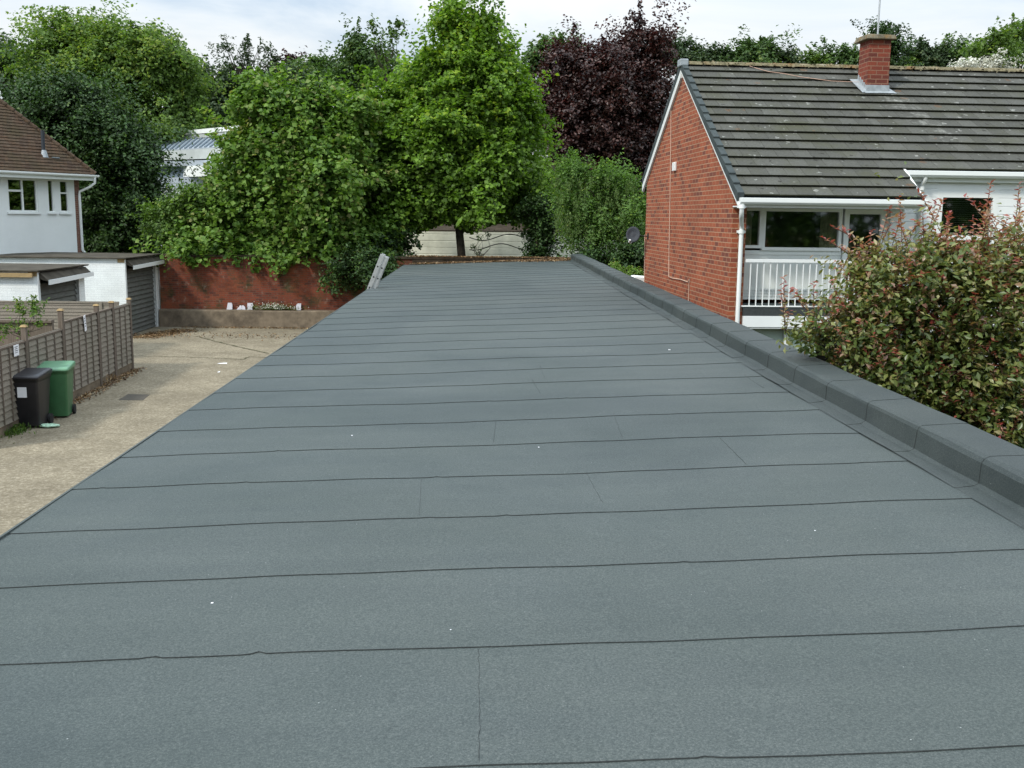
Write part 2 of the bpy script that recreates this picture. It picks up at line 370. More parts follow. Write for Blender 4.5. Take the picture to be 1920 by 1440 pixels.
def brown_tile_mat():
    m, t, b = mat('brown_clay_tiles', 0.92, 0.2)
    uv = N(t, 'ShaderNodeTexCoord').outputs['UV']; v = geo(t)
    n = N(t, 'ShaderNodeTexBrick'); n.inputs['Scale'].default_value = 1
    n.inputs['Brick Width'].default_value = 0.165; n.inputs['Row Height'].default_value = 0.10; n.inputs['Mortar Size'].default_value = 0.006
    n.inputs['Color1'].default_value = (0.105, 0.062, 0.036, 1); n.inputs['Color2'].default_value = (0.062, 0.040, 0.028, 1); n.inputs['Mortar'].default_value = (0.03, 0.02, 0.015, 1)
    t.links.new(uv, n.inputs['Vector'])
    g = noise(t, v, 5, 6, 0.7); g2 = noise(t, v, 1.2, 4, 0.6)
    c = mixc(t, ramp(t, g, [(0.45, 0.0), (0.7, 0.7)]), n.outputs['Color'], (0.12, 0.09, 0.062))
    c = mixc(t, ramp(t, g2, [(0.45, 0.0), (0.7, 0.6)]), c, (0.055, 0.048, 0.024))
    t.links.new(c, b.inputs['Base Color']); bump(t, b, mth(t, 'SUBTRACT', 1.0, n.outputs['Fac']), 0.7, 0.012)
    return m
BTILE = brown_tile_mat()
def glass_mat(name, tint=(0.02, 0.022, 0.02), rough=0.03):
    m, t, b = mat(name, rough, 0.5)
    tr = N(t, 'ShaderNodeBsdfTransparent'); tr.inputs[0].default_value = (0.72, 0.76, 0.72, 1)
    gl = N(t, 'ShaderNodeBsdfGlossy'); gl.inputs['Roughness'].default_value = rough
    fr = N(t, 'ShaderNodeFresnel'); fr.inputs[0].default_value = 1.6
    mx = N(t, 'ShaderNodeMixShader'); t.links.new(mth(t, 'ADD', mth(t, 'MULTIPLY', fr.outputs[0], 1.6), 0.09, clamp=True), mx.inputs[0])
    t.links.new(tr.outputs[0], mx.inputs[1]); t.links.new(gl.outputs[0], mx.inputs[2])
    t.links.new(mx.outputs[0], t.nodes['Material Output'].inputs[0])
    return m
GLASS = glass_mat('window_glass')

def leaf_mat(name, stops, trans=0.35, rough=0.55, spec=0.35, tcol=(1.15, 1.25, 0.6)):
    m, t, b = mat(name, rough, spec)
    at = N(t, 'ShaderNodeAttribute'); at.attribute_name = 'tint'
    c = ramp(t, at.outputs['Fac'], stops)
    t.links.new(c, b.inputs['Base Color'])
    tr = N(t, 'ShaderNodeBsdfTranslucent')
    t.links.new(mixc(t, 1.0, c, tcol, 'MULTIPLY'), tr.inputs[0])
    mx = N(t, 'ShaderNodeMixShader'); mx.inputs[0].default_value = trans
    t.links.new(b.outputs[0], mx.inputs[1]); t.links.new(tr.outputs[0], mx.inputs[2])
    t.links.new(mx.outputs[0], t.nodes['Material Output'].inputs[0])
    return m
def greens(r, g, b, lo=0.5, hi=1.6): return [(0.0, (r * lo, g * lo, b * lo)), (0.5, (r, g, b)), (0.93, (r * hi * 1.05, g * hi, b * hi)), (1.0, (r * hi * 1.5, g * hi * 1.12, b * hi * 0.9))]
L_MAPLE = leaf_mat('maple_leaves', greens(0.112, 0.205, 0.024, 0.40, 1.75), 0.45)
L_VINE = leaf_mat('vine_leaves', [(0, (0.048, 0.108, 0.018)), (0.5, (0.112, 0.212, 0.030)), (0.88, (0.19, 0.30, 0.052)), (0.97, (0.21, 0.28, 0.08)), (1, (0.26, 0.27, 0.09))], 0.38)
L_SHRUB = leaf_mat('shrub_leaves', greens(0.080, 0.145, 0.026), 0.38)
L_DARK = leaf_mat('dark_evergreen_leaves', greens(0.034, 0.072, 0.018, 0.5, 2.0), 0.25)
L_LIGHT = leaf_mat('light_green_leaves', greens(0.104, 0.176, 0.036, 0.6, 1.6), 0.42)
L_MID = leaf_mat('mid_green_leaves', greens(0.062, 0.115, 0.032, 0.6, 1.6), 0.35)
L_BLUE = leaf_mat('dull_pine_needles', greens(0.045, 0.078, 0.032, 0.6, 1.6), 0.25)
L_COPPER = leaf_mat('copper_leaves', [(0, (0.016, 0.008, 0.010)), (0.5, (0.040, 0.020, 0.015)), (0.9, (0.082, 0.038, 0.032)), (1, (0.13, 0.068, 0.056))], 0.25, 0.45, 0.5, (1.4, 0.6, 0.6))
L_LABUR = leaf_mat('laburnum_leaves', greens(0.112, 0.205, 0.046, 0.6, 1.6), 0.45)
L_POD = leaf_mat('hanging_seed_racemes', greens(0.12, 0.19, 0.055, 0.7, 1.3), 0.4)
L_PHOT = leaf_mat('red_tipped_leaves', [(0, (0.045, 0.08, 0.02)), (0.34, (0.12, 0.17, 0.04)), (0.52, (0.23, 0.25, 0.07)), (0.63, (0.34, 0.33, 0.15)), (0.70, (0.31, 0.19, 0.08)), (0.76, (0.46, 0.33, 0.25)), (0.86, (0.36, 0.13, 0.09)), (1.0, (0.30, 0.055, 0.05))], 0.38, 0.35, 0.5, (1.2, 1.0, 0.6))
L_FLOWER = leaf_mat('white_blossom', [(0, (0.55, 0.55, 0.45)), (0.5, (0.72, 0.71, 0.62)), (1, (0.82, 0.82, 0.76))], 0.3, 0.7, 0.2, (1, 1, 0.95))
L_LITTER = leaf_mat('fallen_leaves', [(0, (0.06, 0.035, 0.018)), (0.5, (0.16, 0.085, 0.035)), (0.9, (0.30, 0.19, 0.09)), (1, (0.45, 0.36, 0.22))], 0.1)

# ------------------------------------------------------------------ foliage
def nrm(a): return a / np.maximum(np.linalg.norm(a, axis=1, keepdims=True), 1e-9)
def leaf_mesh(name, pos, nor, size, material, parent=None, aspect=0.62, tint=None, dirv=None, fold=0.18):
    n = len(pos)
    if dirv is None: dirv = rng.normal(size=(n, 3))
    d = nrm(dirv - nor * np.sum(dirv * nor, axis=1, keepdims=True)); s = np.cross(nor, d)
    L = size[:, None]
    v = np.empty((n, 4, 3))
    v[:, 0] = pos - d * L * 0.5
    v[:, 1] = pos + s * L * aspect * 0.5 + nor * L * fold
    v[:, 2] = pos + d * L * 0.5
    v[:, 3] = pos - s * L * aspect * 0.5 + nor * L * fold
    if tint is None: tint = rng.random(n)
    base = (np.arange(n) * 4)[:, None]
    tri = np.concatenate([base + np.array([[0, 2, 1]]), base + np.array([[0, 3, 2]])], axis=1).reshape(-1)
    me = bpy.data.meshes.new(name)
    me.vertices.add(4 * n); me.vertices.foreach_set('co', v.ravel())
    me.loops.add(6 * n); me.loops.foreach_set('vertex_index', tri.astype(np.int32))
    me.polygons.add(2 * n); me.polygons.foreach_set('loop_start', np.arange(0, 6 * n, 3, dtype=np.int32))
    me.polygons.foreach_set('loop_total', np.full(2 * n, 3, dtype=np.int32))
    me.materials.append(material); me.update(calc_edges=True)
    a = me.attributes.new('tint', 'FLOAT', 'FACE'); a.data.foreach_set('value', np.repeat(np.clip(tint, 0, 1), 2).astype(np.float32))
    o = bpy.data.objects.new(name, me); COL.objects.link(o); o.parent = parent
    return o

def crown_points(blobs, clump_r, spacing, per, hang=0.0, flat=0.7, upb=0.45, shell=(0.72, 1.04)):
    """blobs: (cx,cy,cz,rx,ry,rz). Leaf clumps are spread over the shells; every clump is a small dome of leaves."""
    C, Rr, Onr = [], [], []
    B = np.array(blobs, float)
    for i, b in enumerate(B):
        rx, ry, rz = b[3:]
        area = 4 * math.pi * (((rx * ry) ** 1.6 + (rx * rz) ** 1.6 + (ry * rz) ** 1.6) / 3) ** (1 / 1.6)
        k = max(4, int(area / (spacing * spacing)))
        d = nrm(rng.normal(size=(k, 3)))
        q = rng.uniform(shell[0], shell[1], size=(k, 1))
        p = b[:3] + d * q * b[3:]
        keep = np.ones(k, bool)
        for j, c in enumerate(B):
            if j == i: continue
            e = np.sum(((p - c[:3]) / c[3:]) ** 2, axis=1)
            keep &= e > 0.5
        C.append(p[keep]); Onr.append(nrm(d / b[3:])[keep])
    C = np.concatenate(C); Onr = np.concatenate(Onr)
    m = len(C)
    # uneven outline: slow swells and hollows, then every spray is a tapering leafy branch end
    sw = np.sin(C[:, 0] * 1.1 + C[:, 2] * 0.7) * np.sin(C[:, 1] * 0.9 + C[:, 2] * 1.3 + 1.0)
    C = C + Onr * (sw * clump_r * 0.7 + rng.normal(0, 0.35, m) * clump_r)[:, None]
    rad = clump_r * np.exp(rng.normal(0, 0.38, size=m))
    cnt = np.clip((per * (rad / clump_r) ** 1.7), 4, per * 4).astype(int)
    idx = np.repeat(np.arange(m), cnt)
    n = len(idx)
    axis = nrm(Onr * 0.85 + rng.normal(size=(m, 3)) * 0.55 + np.array([0, 0, 0.28]))
    ax = axis[idx]; r_ = rad[idx][:, None]
    t_ = rng.random((n, 1)) ** 0.8
    g = rng.normal(size=(n, 3)); g = g - ax * np.sum(g * ax, axis=1, keepdims=True)
    # a few twigs per spray, so leaves gather in lines instead of an even cloud
    tw = rng.integers(0, 7, n); twd = rng.normal(size=(m, 7, 3)) * 0.62
    side = twd[idx, tw]; side = side - ax * np.sum(side * ax, axis=1, keepdims=True)
    pos = C[idx] + ax * r_ * (t_ * 1.9 - 0.8) + side * r_ * (0.30 + 0.75 * t_) + g * r_ * 0.16
    pos[:, 2] -= (t_[:, 0] ** 2) * rad[idx] * 0.35
    if hang: pos[:, 2] -= hang * rng.random(n) ** 2
    nor = nrm(ax * 0.35 + side * 0.35 + np.array([0, 0, upb + 0.25]) + rng.normal(size=(n, 3)) * 0.52)
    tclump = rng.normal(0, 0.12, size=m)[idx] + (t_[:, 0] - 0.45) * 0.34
    return pos, nor, tclump, C, idx

def blobsPX(lst, D):
    """(px, py, rx_px, ry_px[, dY]) -> ellipsoids standing at distance D"""
    o = []
    for q in lst:
        px, py, rx, ry = q[:4]; Y = D + (q[4] if len(q) > 4 else 0)
        c = atY(px, py, Y); k = Y / F
        o.append((c.x, c.y, c.z, rx * k, 0.5 * (rx + ry) * k, ry * k))
    return o

def tree(name, label, cat, blobs, D, lm, leaf, clump, spacing, per, base=None, trunk=0.2, group=None, hang=0.0,
         shell=(0.72, 1.04), limbs=10, aspect=0.62, flat=0.7, tip=0.0, tbias=0.0, bark=None, upb=0.45, crown='crown', zgrad=0.0, sprigs=0, lumpy=True, mask=None, forkz=None):
    B = blobsPX(blobs, D)
    A = np.array(B)
    if base is None: base = (float(np.average(A[:, 0], weights=A[:, 3])), D, 0)
    t = empty(name, base, 0, label, cat, group)
    bo = Vector(base)
    rel = [(b[0] - bo.x, b[1] - bo.y, b[2] - bo.z, b[3], b[4], b[5]) for b in B]
    lumps = []
    rel = [(b[0], b[1], b[2] - 0.12 * clump) + tuple(max(r_ * 0.35, r_ - clump * 0.72) for r_ in b[3:]) for b in rel]
    for b in rel:
        lumps.append(tuple(b))
        ns = int(np.clip(b[3] * b[5] * 4 / (0.55 * (b[3] + b[5])), 2, 8))
        for _ in range(ns if lumpy else 0):
            d = nrm(rng.normal(size=(1, 3)) + np.array([[0, -0.25, 0.15]]))[0]; kk = rng.uniform(0.25, 0.5); q_ = rng.uniform(0.70, 0.88)
            rr = min(b[3], b[5]) * kk * 0.6 + (b[3] + b[5]) * 0.5 * kk * 0.4
            lumps.append((b[0] + d[0] * b[3] * q_, b[1] + d[1] * b[4] * q_, b[2] + d[2] * b[5] * q_, rr * 1.25, rr * 1.15, rr * 0.8))
    pos, nor, tc_, C, idx = crown_points(lumps, clump, spacing, per, hang, flat, upb, shell)
    if sprigs:
        # loose upright shoots that break the outline
        top = np.argsort(-C[:, 2])[:max(3, len(C) // 3)]
        pick = rng.choice(top, size=sprigs)
        P, Q = [], []
        for c in C[pick]:
            h = clump * rng.uniform(1.0, 2.4); k = int(per * 0.35)
            s_ = rng.random(k)
            p = c + np.stack([rng.normal(0, 0.16 * h, k) * (1.15 - s_), rng.normal(0, 0.16 * h, k) * (1.15 - s_), s_ * h], axis=1)
            P.append(p); Q.append(nrm(rng.normal(size=(k, 3)) * 0.6 + np.array([0, 0, 0.6])))
        pos = np.concatenate([pos] + P); nor = np.concatenate([nor] + Q); tc_ = np.concatenate([tc_, np.full(sum(map(len, P)), 0.15)])
    if mask is not None:
        kk_ = mask(pos + np.array(base)); pos, nor, tc_ = pos[kk_], nor[kk_], tc_[kk_]
    n = len(pos)
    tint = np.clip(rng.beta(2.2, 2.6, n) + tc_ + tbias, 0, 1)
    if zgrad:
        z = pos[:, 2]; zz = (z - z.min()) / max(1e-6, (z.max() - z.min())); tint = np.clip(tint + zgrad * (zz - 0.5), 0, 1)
    size = leaf * rng.uniform(0.6, 1.35, n)
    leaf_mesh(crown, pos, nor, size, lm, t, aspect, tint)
    # trunk and limbs
    mb = MB()
    zc = float(np.mean([b[2] for b in rel])); top = max(b[2] for b in rel)
    mid = Vector((np.average([b[0] for b in rel]), np.average([b[1] for b in rel]), max(zc * 0.9, 0.5)))
    zl = min(b[2] - b[5] for b in rel)
    fork = Vector((mid.x * 0.25, mid.y * 0.25, forkz or max(0.3, zl * 0.9 if zl > 0.4 else mid.z * 0.35)))
    mb.tube([(0, 0, -0.1), Vector((fork.x * 0.4 + trunk * 0.3, fork.y * 0.5, fork.z * 0.5)), fork, (fork + mid) * 0.5 + Vector((trunk * 0.4, 0, 0)), mid],
            [trunk * 1.25, trunk, trunk * 0.85, trunk * 0.6, trunk * 0.4], 9)
    for b in (rel if len(rel) <= limbs else random.sample(rel, limbs)):
        for k in range(3):
            e = Vector(b[:3]) + Vector((random.uniform(-.7, .7) * b[3], random.uniform(-.7, .7) * b[4], random.uniform(-.3, .85) * b[5]))
            s0 = fork.lerp(mid, random.random())
            m1 = s0.lerp(e, 0.5) + Vector((random.uniform(-.3, .3), random.uniform(-.3, .3), -0.12 * (e - s0).length * 0.5))
            mb.tube([s0, m1, e], [trunk * 0.42, trunk * 0.25, trunk * 0.06], 6)
    mb.build('trunk', bark or BARK, t)
    return t

# ================================================================== SETTING
g = MB(); g.add([(-600, -300, 0), (600, -300, 0), (600, 1200, 0), (-600, 1200, 0)], [(0, 1, 2, 3)])
tag(g.build('ground', EARTH), kind='structure')
y = MB(); y.box(-12.0, -2.75, -8, 38.3, -0.2, 0.012)
tag(y.build('yard', YARD), kind='structure')
# expansion joints and cracks of the yard, weedy
def ribbon(name, pts, wdt, m, z=0.016, parent=None):
    b = MB()
    vs = []
    for i, p in enumerate(pts):
        p = Vector((p[0], p[1], 0)); a = Vector((*pts[max(i - 1, 0)][:2], 0)); c = Vector((*pts[min(i + 1, len(pts) - 1)][:2], 0))
        d = (c - a).normalized(); s = Vector((-d.y, d.x, 0)) * wdt * random.uniform(0.35, 1.0)
        vs += [(p.x - s.x, p.y - s.y, z), (p.x + s.x, p.y + s.y, z)]
    b.add(vs, [(2 * i, 2 * i + 1, 2 * i + 3, 2 * i + 2) for i in range(len(pts) - 1)])
    return b.build(name, m, parent)
CRACK = plain('weedy_joint', (0.055, 0.05, 0.022), 0.95, 0.5, 9)
def pxline(seq, n=24, wob=0.02):
    P = [atZ(*q) for q in seq]; o = []
    for a, b in zip(P[:-1], P[1:]):
        for k in range(n): o.append(a.lerp(b, k / n) + Vector((random.gauss(0, wob), random.gauss(0, wob), 0)))
    return [(p.x, p.y) for p in o]
tag(ribbon('yard_joint', pxline([(368, 631), (405, 641), (450, 652), (505, 664)]), 0.05, CRACK), kind='structure')
tag(ribbon('yard_joint', pxline([(250, 668), (340, 670), (395, 672), (457, 675), (466, 670), (500, 671)]), 0.03, CRACK), kind='structure')

# ================================================================== GARAGE ROW WE STAND ON
SX, SY, Z0 = 0.040, 0.0042, 2.45
XL, XR, YE = -2.64, 2.93, 35.4
def rz(x, y): return Z0 + SX * x + SY * y
gar = empty('flat_roof_garage_row', (0, 0, 0), 0, 'long low garage row with a newly felted grey flat roof running away from the viewer', 'garage block')
fb = MB()
def wav(x, seed): return 0.004 * math.sin(x * 1.3 + seed) + 0.003 * math.sin(x * 3.7 + seed * 2.1) + 0.0015 * math.sin(x * 11 + seed * 5)
NX = 180
xs = [XL + (XR - XL) * i / NX for i in range(NX + 1)]
edges = []; yy = 3.01 - 0.905 * 9
k = 0
while yy < YE:
    edges.append(yy); yy += 0.905 + random.uniform(-0.012, 0.012); k += 1
edges.append(YE)
bumps = {}
for i, e in enumerate(edges):
    bumps[i] = [(random.uniform(XL, XR), random.uniform(0.01, 0.024)) for _ in range(random.choice([1, 2, 3, 4]))]
def edge_y(i, x):
    yv = edges[i] + (wav(x, i * 1.7) if 0 < i < len(edges) - 1 else 0)
    for bx, h in bumps[i]: yv += h * math.exp(-((x - bx) / 0.022) ** 2)
    return yv
def rough_z(x, y): return 0.004 * math.sin(x * 1.9 + y * 0.6) + 0.003 * math.sin(x * 0.7 - y * 2.3) + 0.0015 * math.sin(x * 7 + y * 3)
for i in range(len(edges) - 1):
    vs = []
    for x in xs:
        a = edge_y(i, x) - (0.0 if i == 0 else 0.03); b_ = edge_y(i + 1, x) + 0.0
        lift = 0.0042
        vs.append((x, a, rz(x, a) + rough_z(x, a) + lift - 0.0048))
        vs.append((x, a, rz(x, a) + rough_z(x, a) + lift))
        for q in (0.33, 0.66):
            c = a + (b_ - a) * q
            vs.append((x, c, rz(x, c) + rough_z(x, c) + lift * (1 - q)))
        vs.append((x, b_, rz(x, b_) + rough_z(x, b_) - 0.001))
    fs = []
    for j in range(NX):
        o = 5 * j
        for q in range(4): fs.append((o + q, o + 5 + q, o + 6 + q, o + 1 + q))
    b0 = len(fb.f); fb.add(vs, fs, 0, False)
    for j in range(NX): fb.m[b0 + 4 * j] = 1
    # bitumen squeezed out along the lap
    if i > 0:
        pts = [(x, edge_y(i, x) - 0.031, rz(x, edge_y(i, x)) + rough_z(x, edge_y(i, x)) + 0.002) for x in [XL + (XR - 0.16 - XL) * q / 150 for q in range(151)]]
        fb.tube(pts, [random.uniform(0.0003, 0.0014) for _ in pts], 5, 1)
def seam(p0, p1, r0=0.002, wob=0.002):     # cross joints and old creases
    pts = []
    for q in range(30):
        f = q / 29; x = p0[0] + (p1[0] - p0[0]) * f + random.gauss(0, wob); yv = p0[1] + (p1[1] - p0[1]) * f
        i = max(a for a in range(len(edges)) if edges[a] - 0.03 <= yv)
        fr = (yv - edges[i]) / 0.905
        pts.append((x, yv, rz(x, yv) + rough_z(x, yv) + 0.006 * (1 - fr) + 0.0002))
    fb.tube(pts, [random.uniform(0.15, 0.55) * r0 for _ in pts], 5, 1)
def roofpt(px, py):
    return hit(px, py, (0, 0, Z0), (-SX, -SY, 1))
for a, b_, r_ in (((898, 1216), (898, 1440), 0.0022), ((790, 897), (786, 968), 0.0022), ((996, 712), (1013, 738), 0.0035), ((1012, 686), (1022, 712), 0.003),
                 ((1346, 819), (1400, 873), 0.0035), ((930, 790), (925, 830), 0.003), ((1150, 775), (1168, 826), 0.002), ((1100, 885), (1130, 942), 0.002), ((1395, 702), (1432, 727), 0.003)):
    P, Q = roofpt(*a), roofpt(*b_); seam((P.x, P.y), (Q.x, Q.y), r_)
# left edge drip and deck under the felt
fb.hexa([(XL - 0.03, -5.2, rz(XL, -5) - 0.14), (XL, -5.2, rz(XL, -5) - 0.14), (XL - 0.03, YE, rz(XL, YE) - 0.14), (XL, YE, rz(XL, YE) - 0.14),
         (XL - 0.03, -5.2, rz(XL, -5) - 0.004), (XL, -5.2, rz(XL, -5) + 0.006), (XL - 0.03, YE, rz(XL, YE) - 0.004), (XL, YE, rz(XL, YE) + 0.006)], 0)
fb.hexa([(XL, YE, rz(XL, YE) - 0.14), (XR + .35, YE, rz(XR, YE) - 0.14), (XL, YE + 0.03, rz(XL, YE) - 0.14), (XR + .35, YE + 0.03, rz(XR, YE) - 0.14),
         (XL, YE, rz(XL, YE) - 0.001), (XR + .35, YE, rz(XR, YE) - 0.001), (XL, YE + 0.03, rz(XL, YE) - 0.004), (XR + .35, YE + 0.03, rz(XR, YE) - 0.004)], 0)
fb.build('felt_covering', [FELT, BITUMEN], gar)
# parapet: felted upstand in pieces with its own profile, each lap a small step
pb = MB()
prof = [(2.79, 0.006), (2.90, 0.010), (2.935, 0.03), (2.945, 0.155), (2.958, 0.178), (2.985, 0.190), (3.26, 0.205), (3.285, 0.196), (3.295, 0.17), (3.30, -0.25)]
pe = [-5.2 + 0.93 * i for i in range(44)]
pe = [p for p in pe if p < YE - 0.2] + [YE + 0.03]
for i in range(len(pe) - 1):
    a, b_ = pe[i] - (0.03 if i else 0), pe[i + 1]
    rows = []
    for (yv, lift) in ((a, 0.000), (a, 0.004), (a + (b_ - a) * 0.5, 0.003), (b_, 0.001)):
        row = []
        for j, (x, h) in enumerate(prof):
            nx, nz = (-1, 0) if 2 <= j <= 4 else ((1, 0) if j >= 8 else (0, 1))
            l2 = lift * (1 if j else 0.8) - (0.003 if lift == 0 else 0)
            jit = 0.006 * math.sin(yv * 2.1 + j * 1.7) + 0.003 * math.sin(yv * 7.3 + j) + 0.006 * math.sin(yv * 0.45)
            row.append((x + nx * l2 + jit * 0.7, yv, rz(2.93, yv) - (2.93 - x) * SX * (1 if x < 2.93 else 0) + h + nz * l2 + jit * 0.5))
        rows.append(row)
    n = len(prof); vs = [p for r_ in rows for p in r_]
    fs = [(q * n + j, (q + 1) * n + j, (q + 1) * n + j + 1, q * n + j + 1) for q in range(3) for j in range(n - 1)]
    fs = [tuple(reversed(f)) for f in fs]
    b0 = len(pb.f); pb.add(vs, fs, 0, False)
    for j in range(n - 1): pb.m[b0 + j] = 1
    if i:
        pts = [(p[0] - 0.001, p[1] - 0.002, p[2]) for p in rows[1]]
        pts2 = []
        for q in range(len(pts) - 1):
            for s_ in range(4): pts2.append(Vector(pts[q]).lerp(Vector(pts[q + 1]), s_ / 4))
        pb.tube(pts2, [random.uniform(0.0002, 0.0009) for _ in pts2], 5, 1)
pts = [(2.788, yv, rz(2.79, yv) + rough_z(2.79, yv) + 0.010) for yv in np.arange(-5, YE, 0.15)]
pb.tube(pts, [random.uniform(0.0002, 0.0011) for _ in pts], 5, 1)
pb.build('parapet', [FELT2, BITUMEN], gar)
wb = MB()
wb.box(XL + 0.12, XR + 0.3, -5.1, YE - 0.03, 0, 2.17)
wb.build('wall', BRICK_OLD, gar)
# garage doors on the yard side
dm = MB()
db = None
for i in range(13):
    y0 = -4.6 + i * 3.05
    if y0 + 2.3 > YE: break
    m_ = MB(); m_.box(XL + 0.085, XL + 0.118, y0, y0 + 2.25, 0.02, 2.02)
    for z in np.arange(0.15, 2.0, 0.155): m_.box(XL + 0.075, XL + 0.087, y0 + 0.03, y0 + 2.22, z, z + 0.12)
    m_.build('garage_door', DOOR_W, gar)

# ================================================================== LADDER
Yl = 24.6
xt = atY(723, 478, Yl); xb = atY(698, 542, Yl)
dirl = (xt - xb).normalized()
bot = xt - dirl * ((xt.z - 0.01) / dirl.z)
lad = empty('ladder', (bot.x, Yl, 0), 0, 'aluminium extension ladder leaning on the left edge of the grey felt roof', 'ladder')
L = (xt - bot).length; ang = math.atan2(dirl.x, dirl.z)
def lad_part(dx, y0, y1, length, name):
    o = []
    for yv in (y0, y1):
        m_ = MB(); m_.box(dx - 0.045, dx + 0.045, yv - 0.016, yv + 0.016, 0.0, length)
        m_.box(dx - 0.052, dx + 0.052, yv - 0.019, yv + 0.019, 0.0, 0.05)
        for z in np.arange(0.3, length - 0.08, 0.26):      # rung ends
            m_.tube([(dx, yv - 0.022, z), (dx, yv + 0.022, z)], 0.02, 8, 1)
        ob = m_.build('stile', [ALU, RUBBER], lad, 0.004); ob.rotation_euler = (0, ang, 0); o.append(ob)
    for z in np.arange(0.3, length - 0.08, 0.26):
        m_ = MB(); m_.tube([(dx, y0 + 0.017, z), (dx, y1 - 0.017, z)], 0.016, 8)
        ob = m_.build('rung', ALU, lad); ob.rotation_euler = (0, ang, 0)
lad_part(-0.06, -0.2, 0.2, L, 'a')
lad_part(0.04, -0.17, 0.17, L - 0.02, 'b')

# ================================================================== BRICK HOUSE (right)
ang_h = math.atan(0.31 / 7.2)
HO = Vector((4.06, 17.2, 0))
house = empty('brick_gable_house', HO, ang_h, 'two storey house with orange brick gable, grey tiled roof and white balcony front', 'house')
HM = Matrix.Translation(HO) @ Matrix.Rotation(ang_h, 4, 'Z'); HI = HM.inverted()
nx_h = HM.to_3x3() @ Vector((1, 0, 0)); ny_h = HM.to_3x3() @ Vector((0, 1, 0))
def on_gable(px, py, off=0.0): return HI @ hit(px, py, HO + nx_h * off, nx_h)
def on_front(px, py, ly): return HI @ hit(px, py, HO + ny_h * ly, ny_h)
RY, RZ_, TAN = 3.96, 7.12, 0.598
def zf(y): return RZ_ - TAN * (RY - y) if y < RY else RZ_ - TAN * (y - RY)
LY, WT = 7.2, 0.24
HX = 12.0
under = 0.10
# gable wall
m_ = MB()
m_.prism([(0, 0, 0), (0, LY, 0), (0, LY, zf(LY) - under), (0, RY, zf(RY) - under), (0, 0, zf(0) - under)], (WT, 0, 0))
m_.build('gable_wall', BRICK, house)
# rear wall, far gable
m_ = MB(); m_.box(WT, HX, LY - 0.2, LY, 0, zf(LY) - under); m_.box(HX - 0.2, HX, 0.6, LY - 0.2, 0, zf(LY) - 0.2)
m_.build('rear_wall', BRICK, house)
# roof: courses of tiles
XS = 3.0                       # where the front eave steps back
sl_len = math.hypot(1, TAN); ux, uz = 1 / sl_len, TAN / sl_len
def roof_side(mb, tint, x0, x1, ye, front=True, ncourse=None, gauge=0.326):
    total = abs(RY - ye) * sl_len
    gg = abs(RY - YEF) * sl_len / 16; n = int(round(total / gg)); gg = total / n
    tw = 0.30
    for c in range(n):
        d0 = c * gg; d1 = (c + 1) * gg + 0.05
        xoff = (c % 2) * 0.15
        x = x0 - xoff
        while x < x1:
            a, b_ = max(x, x0), min(x + tw - 0.006, x1); x += tw
            if b_ - a < 0.02: continue
            th = 0.022; j = random.uniform(-0.004, 0.004)
            vs = []
            for xx in (a, b_):
                for (d, top) in ((d0 + j, 0), (d1, 0), (d0 + j, 1), (d1, 1)):
                    sg = 1 if front else -1
                    yv = ye + sg * d * ux; zz = zf(ye) + d * uz
                    # each course tilts: its lower end rides over the course below
                    h = (0.050 if d == d0 + j else 0.004) + (th if top else 0) - 0.028
                    vs.append((xx, yv - sg * h * uz, zz + h * ux))
            order = [0, 4, 1, 5, 2, 6, 3, 7]
            mb.hexa([vs[k] for k in order] if front else [vs[k] for k in (4, 0, 5, 1, 6, 2, 7, 3)], 0)
            tint += [random.random()] * 6
rb = MB(); tint = []
YEF = -0.42; YES = YEF + 3 * (abs(RY - YEF) / 16)
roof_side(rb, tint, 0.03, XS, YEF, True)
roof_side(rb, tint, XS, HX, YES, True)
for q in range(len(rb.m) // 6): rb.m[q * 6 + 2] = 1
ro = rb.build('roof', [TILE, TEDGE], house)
a = ro.data.attributes.new('tint', 'FLOAT', 'FACE'); a.data.foreach_set('value', np.array(tint[:len(ro.data.polygons)], dtype=np.float32))
# rear slope as one tiled sheet plus boarding beneath both slopes
m_ = MB()
m_.prism([(0.03, RY, RZ_), (0.03, LY + 0.35, zf(LY + 0.35)), (0.03, LY + 0.35, zf(LY + 0.35) - 0.06), (0.03, RY, RZ_ - 0.06)], (HX, 0, 0))
m_.prism([(0.03, RY, RZ_ - 0.03), (0.03, YEF + 0.02, zf(YEF + .02) - 0.03), (0.03, YEF + 0.02, zf(YEF + .02) - 0.07), (0.03, RY, RZ_ - 0.07)], (XS - 0.03, 0, 0))
m_.prism([(XS, RY, RZ_ - 0.03), (XS, YES + 0.02, zf(YES + .02) - 0.03), (XS, YES + 0.02, zf(YES + .02) - 0.07), (XS, RY, RZ_ - 0.07)], (HX - XS, 0, 0))
m_.build('roof_underlay', VERGE, ro)
# ridge tiles
m_ = MB()
x = -0.02
while x < HX:
    r_ = 0.125; vs = []
    for xx in (x, x + 0.44):
        for q in range(7):
            t_ = math.pi * (0.12 + 0.76 * q / 6); vs.append((xx, RY - r_ * math.cos(t_), RZ_ - 0.05 + r_ * 0.95 * math.sin(t_) + (0.006 if xx == x else 0)))
    m_.add(vs, [(q, q + 1, 7 + q + 1, 7 + q) for q in range(6)] + [tuple(reversed(range(7)))], 0, True); x += 0.45
m_.build('ridge', MOSS, ro)
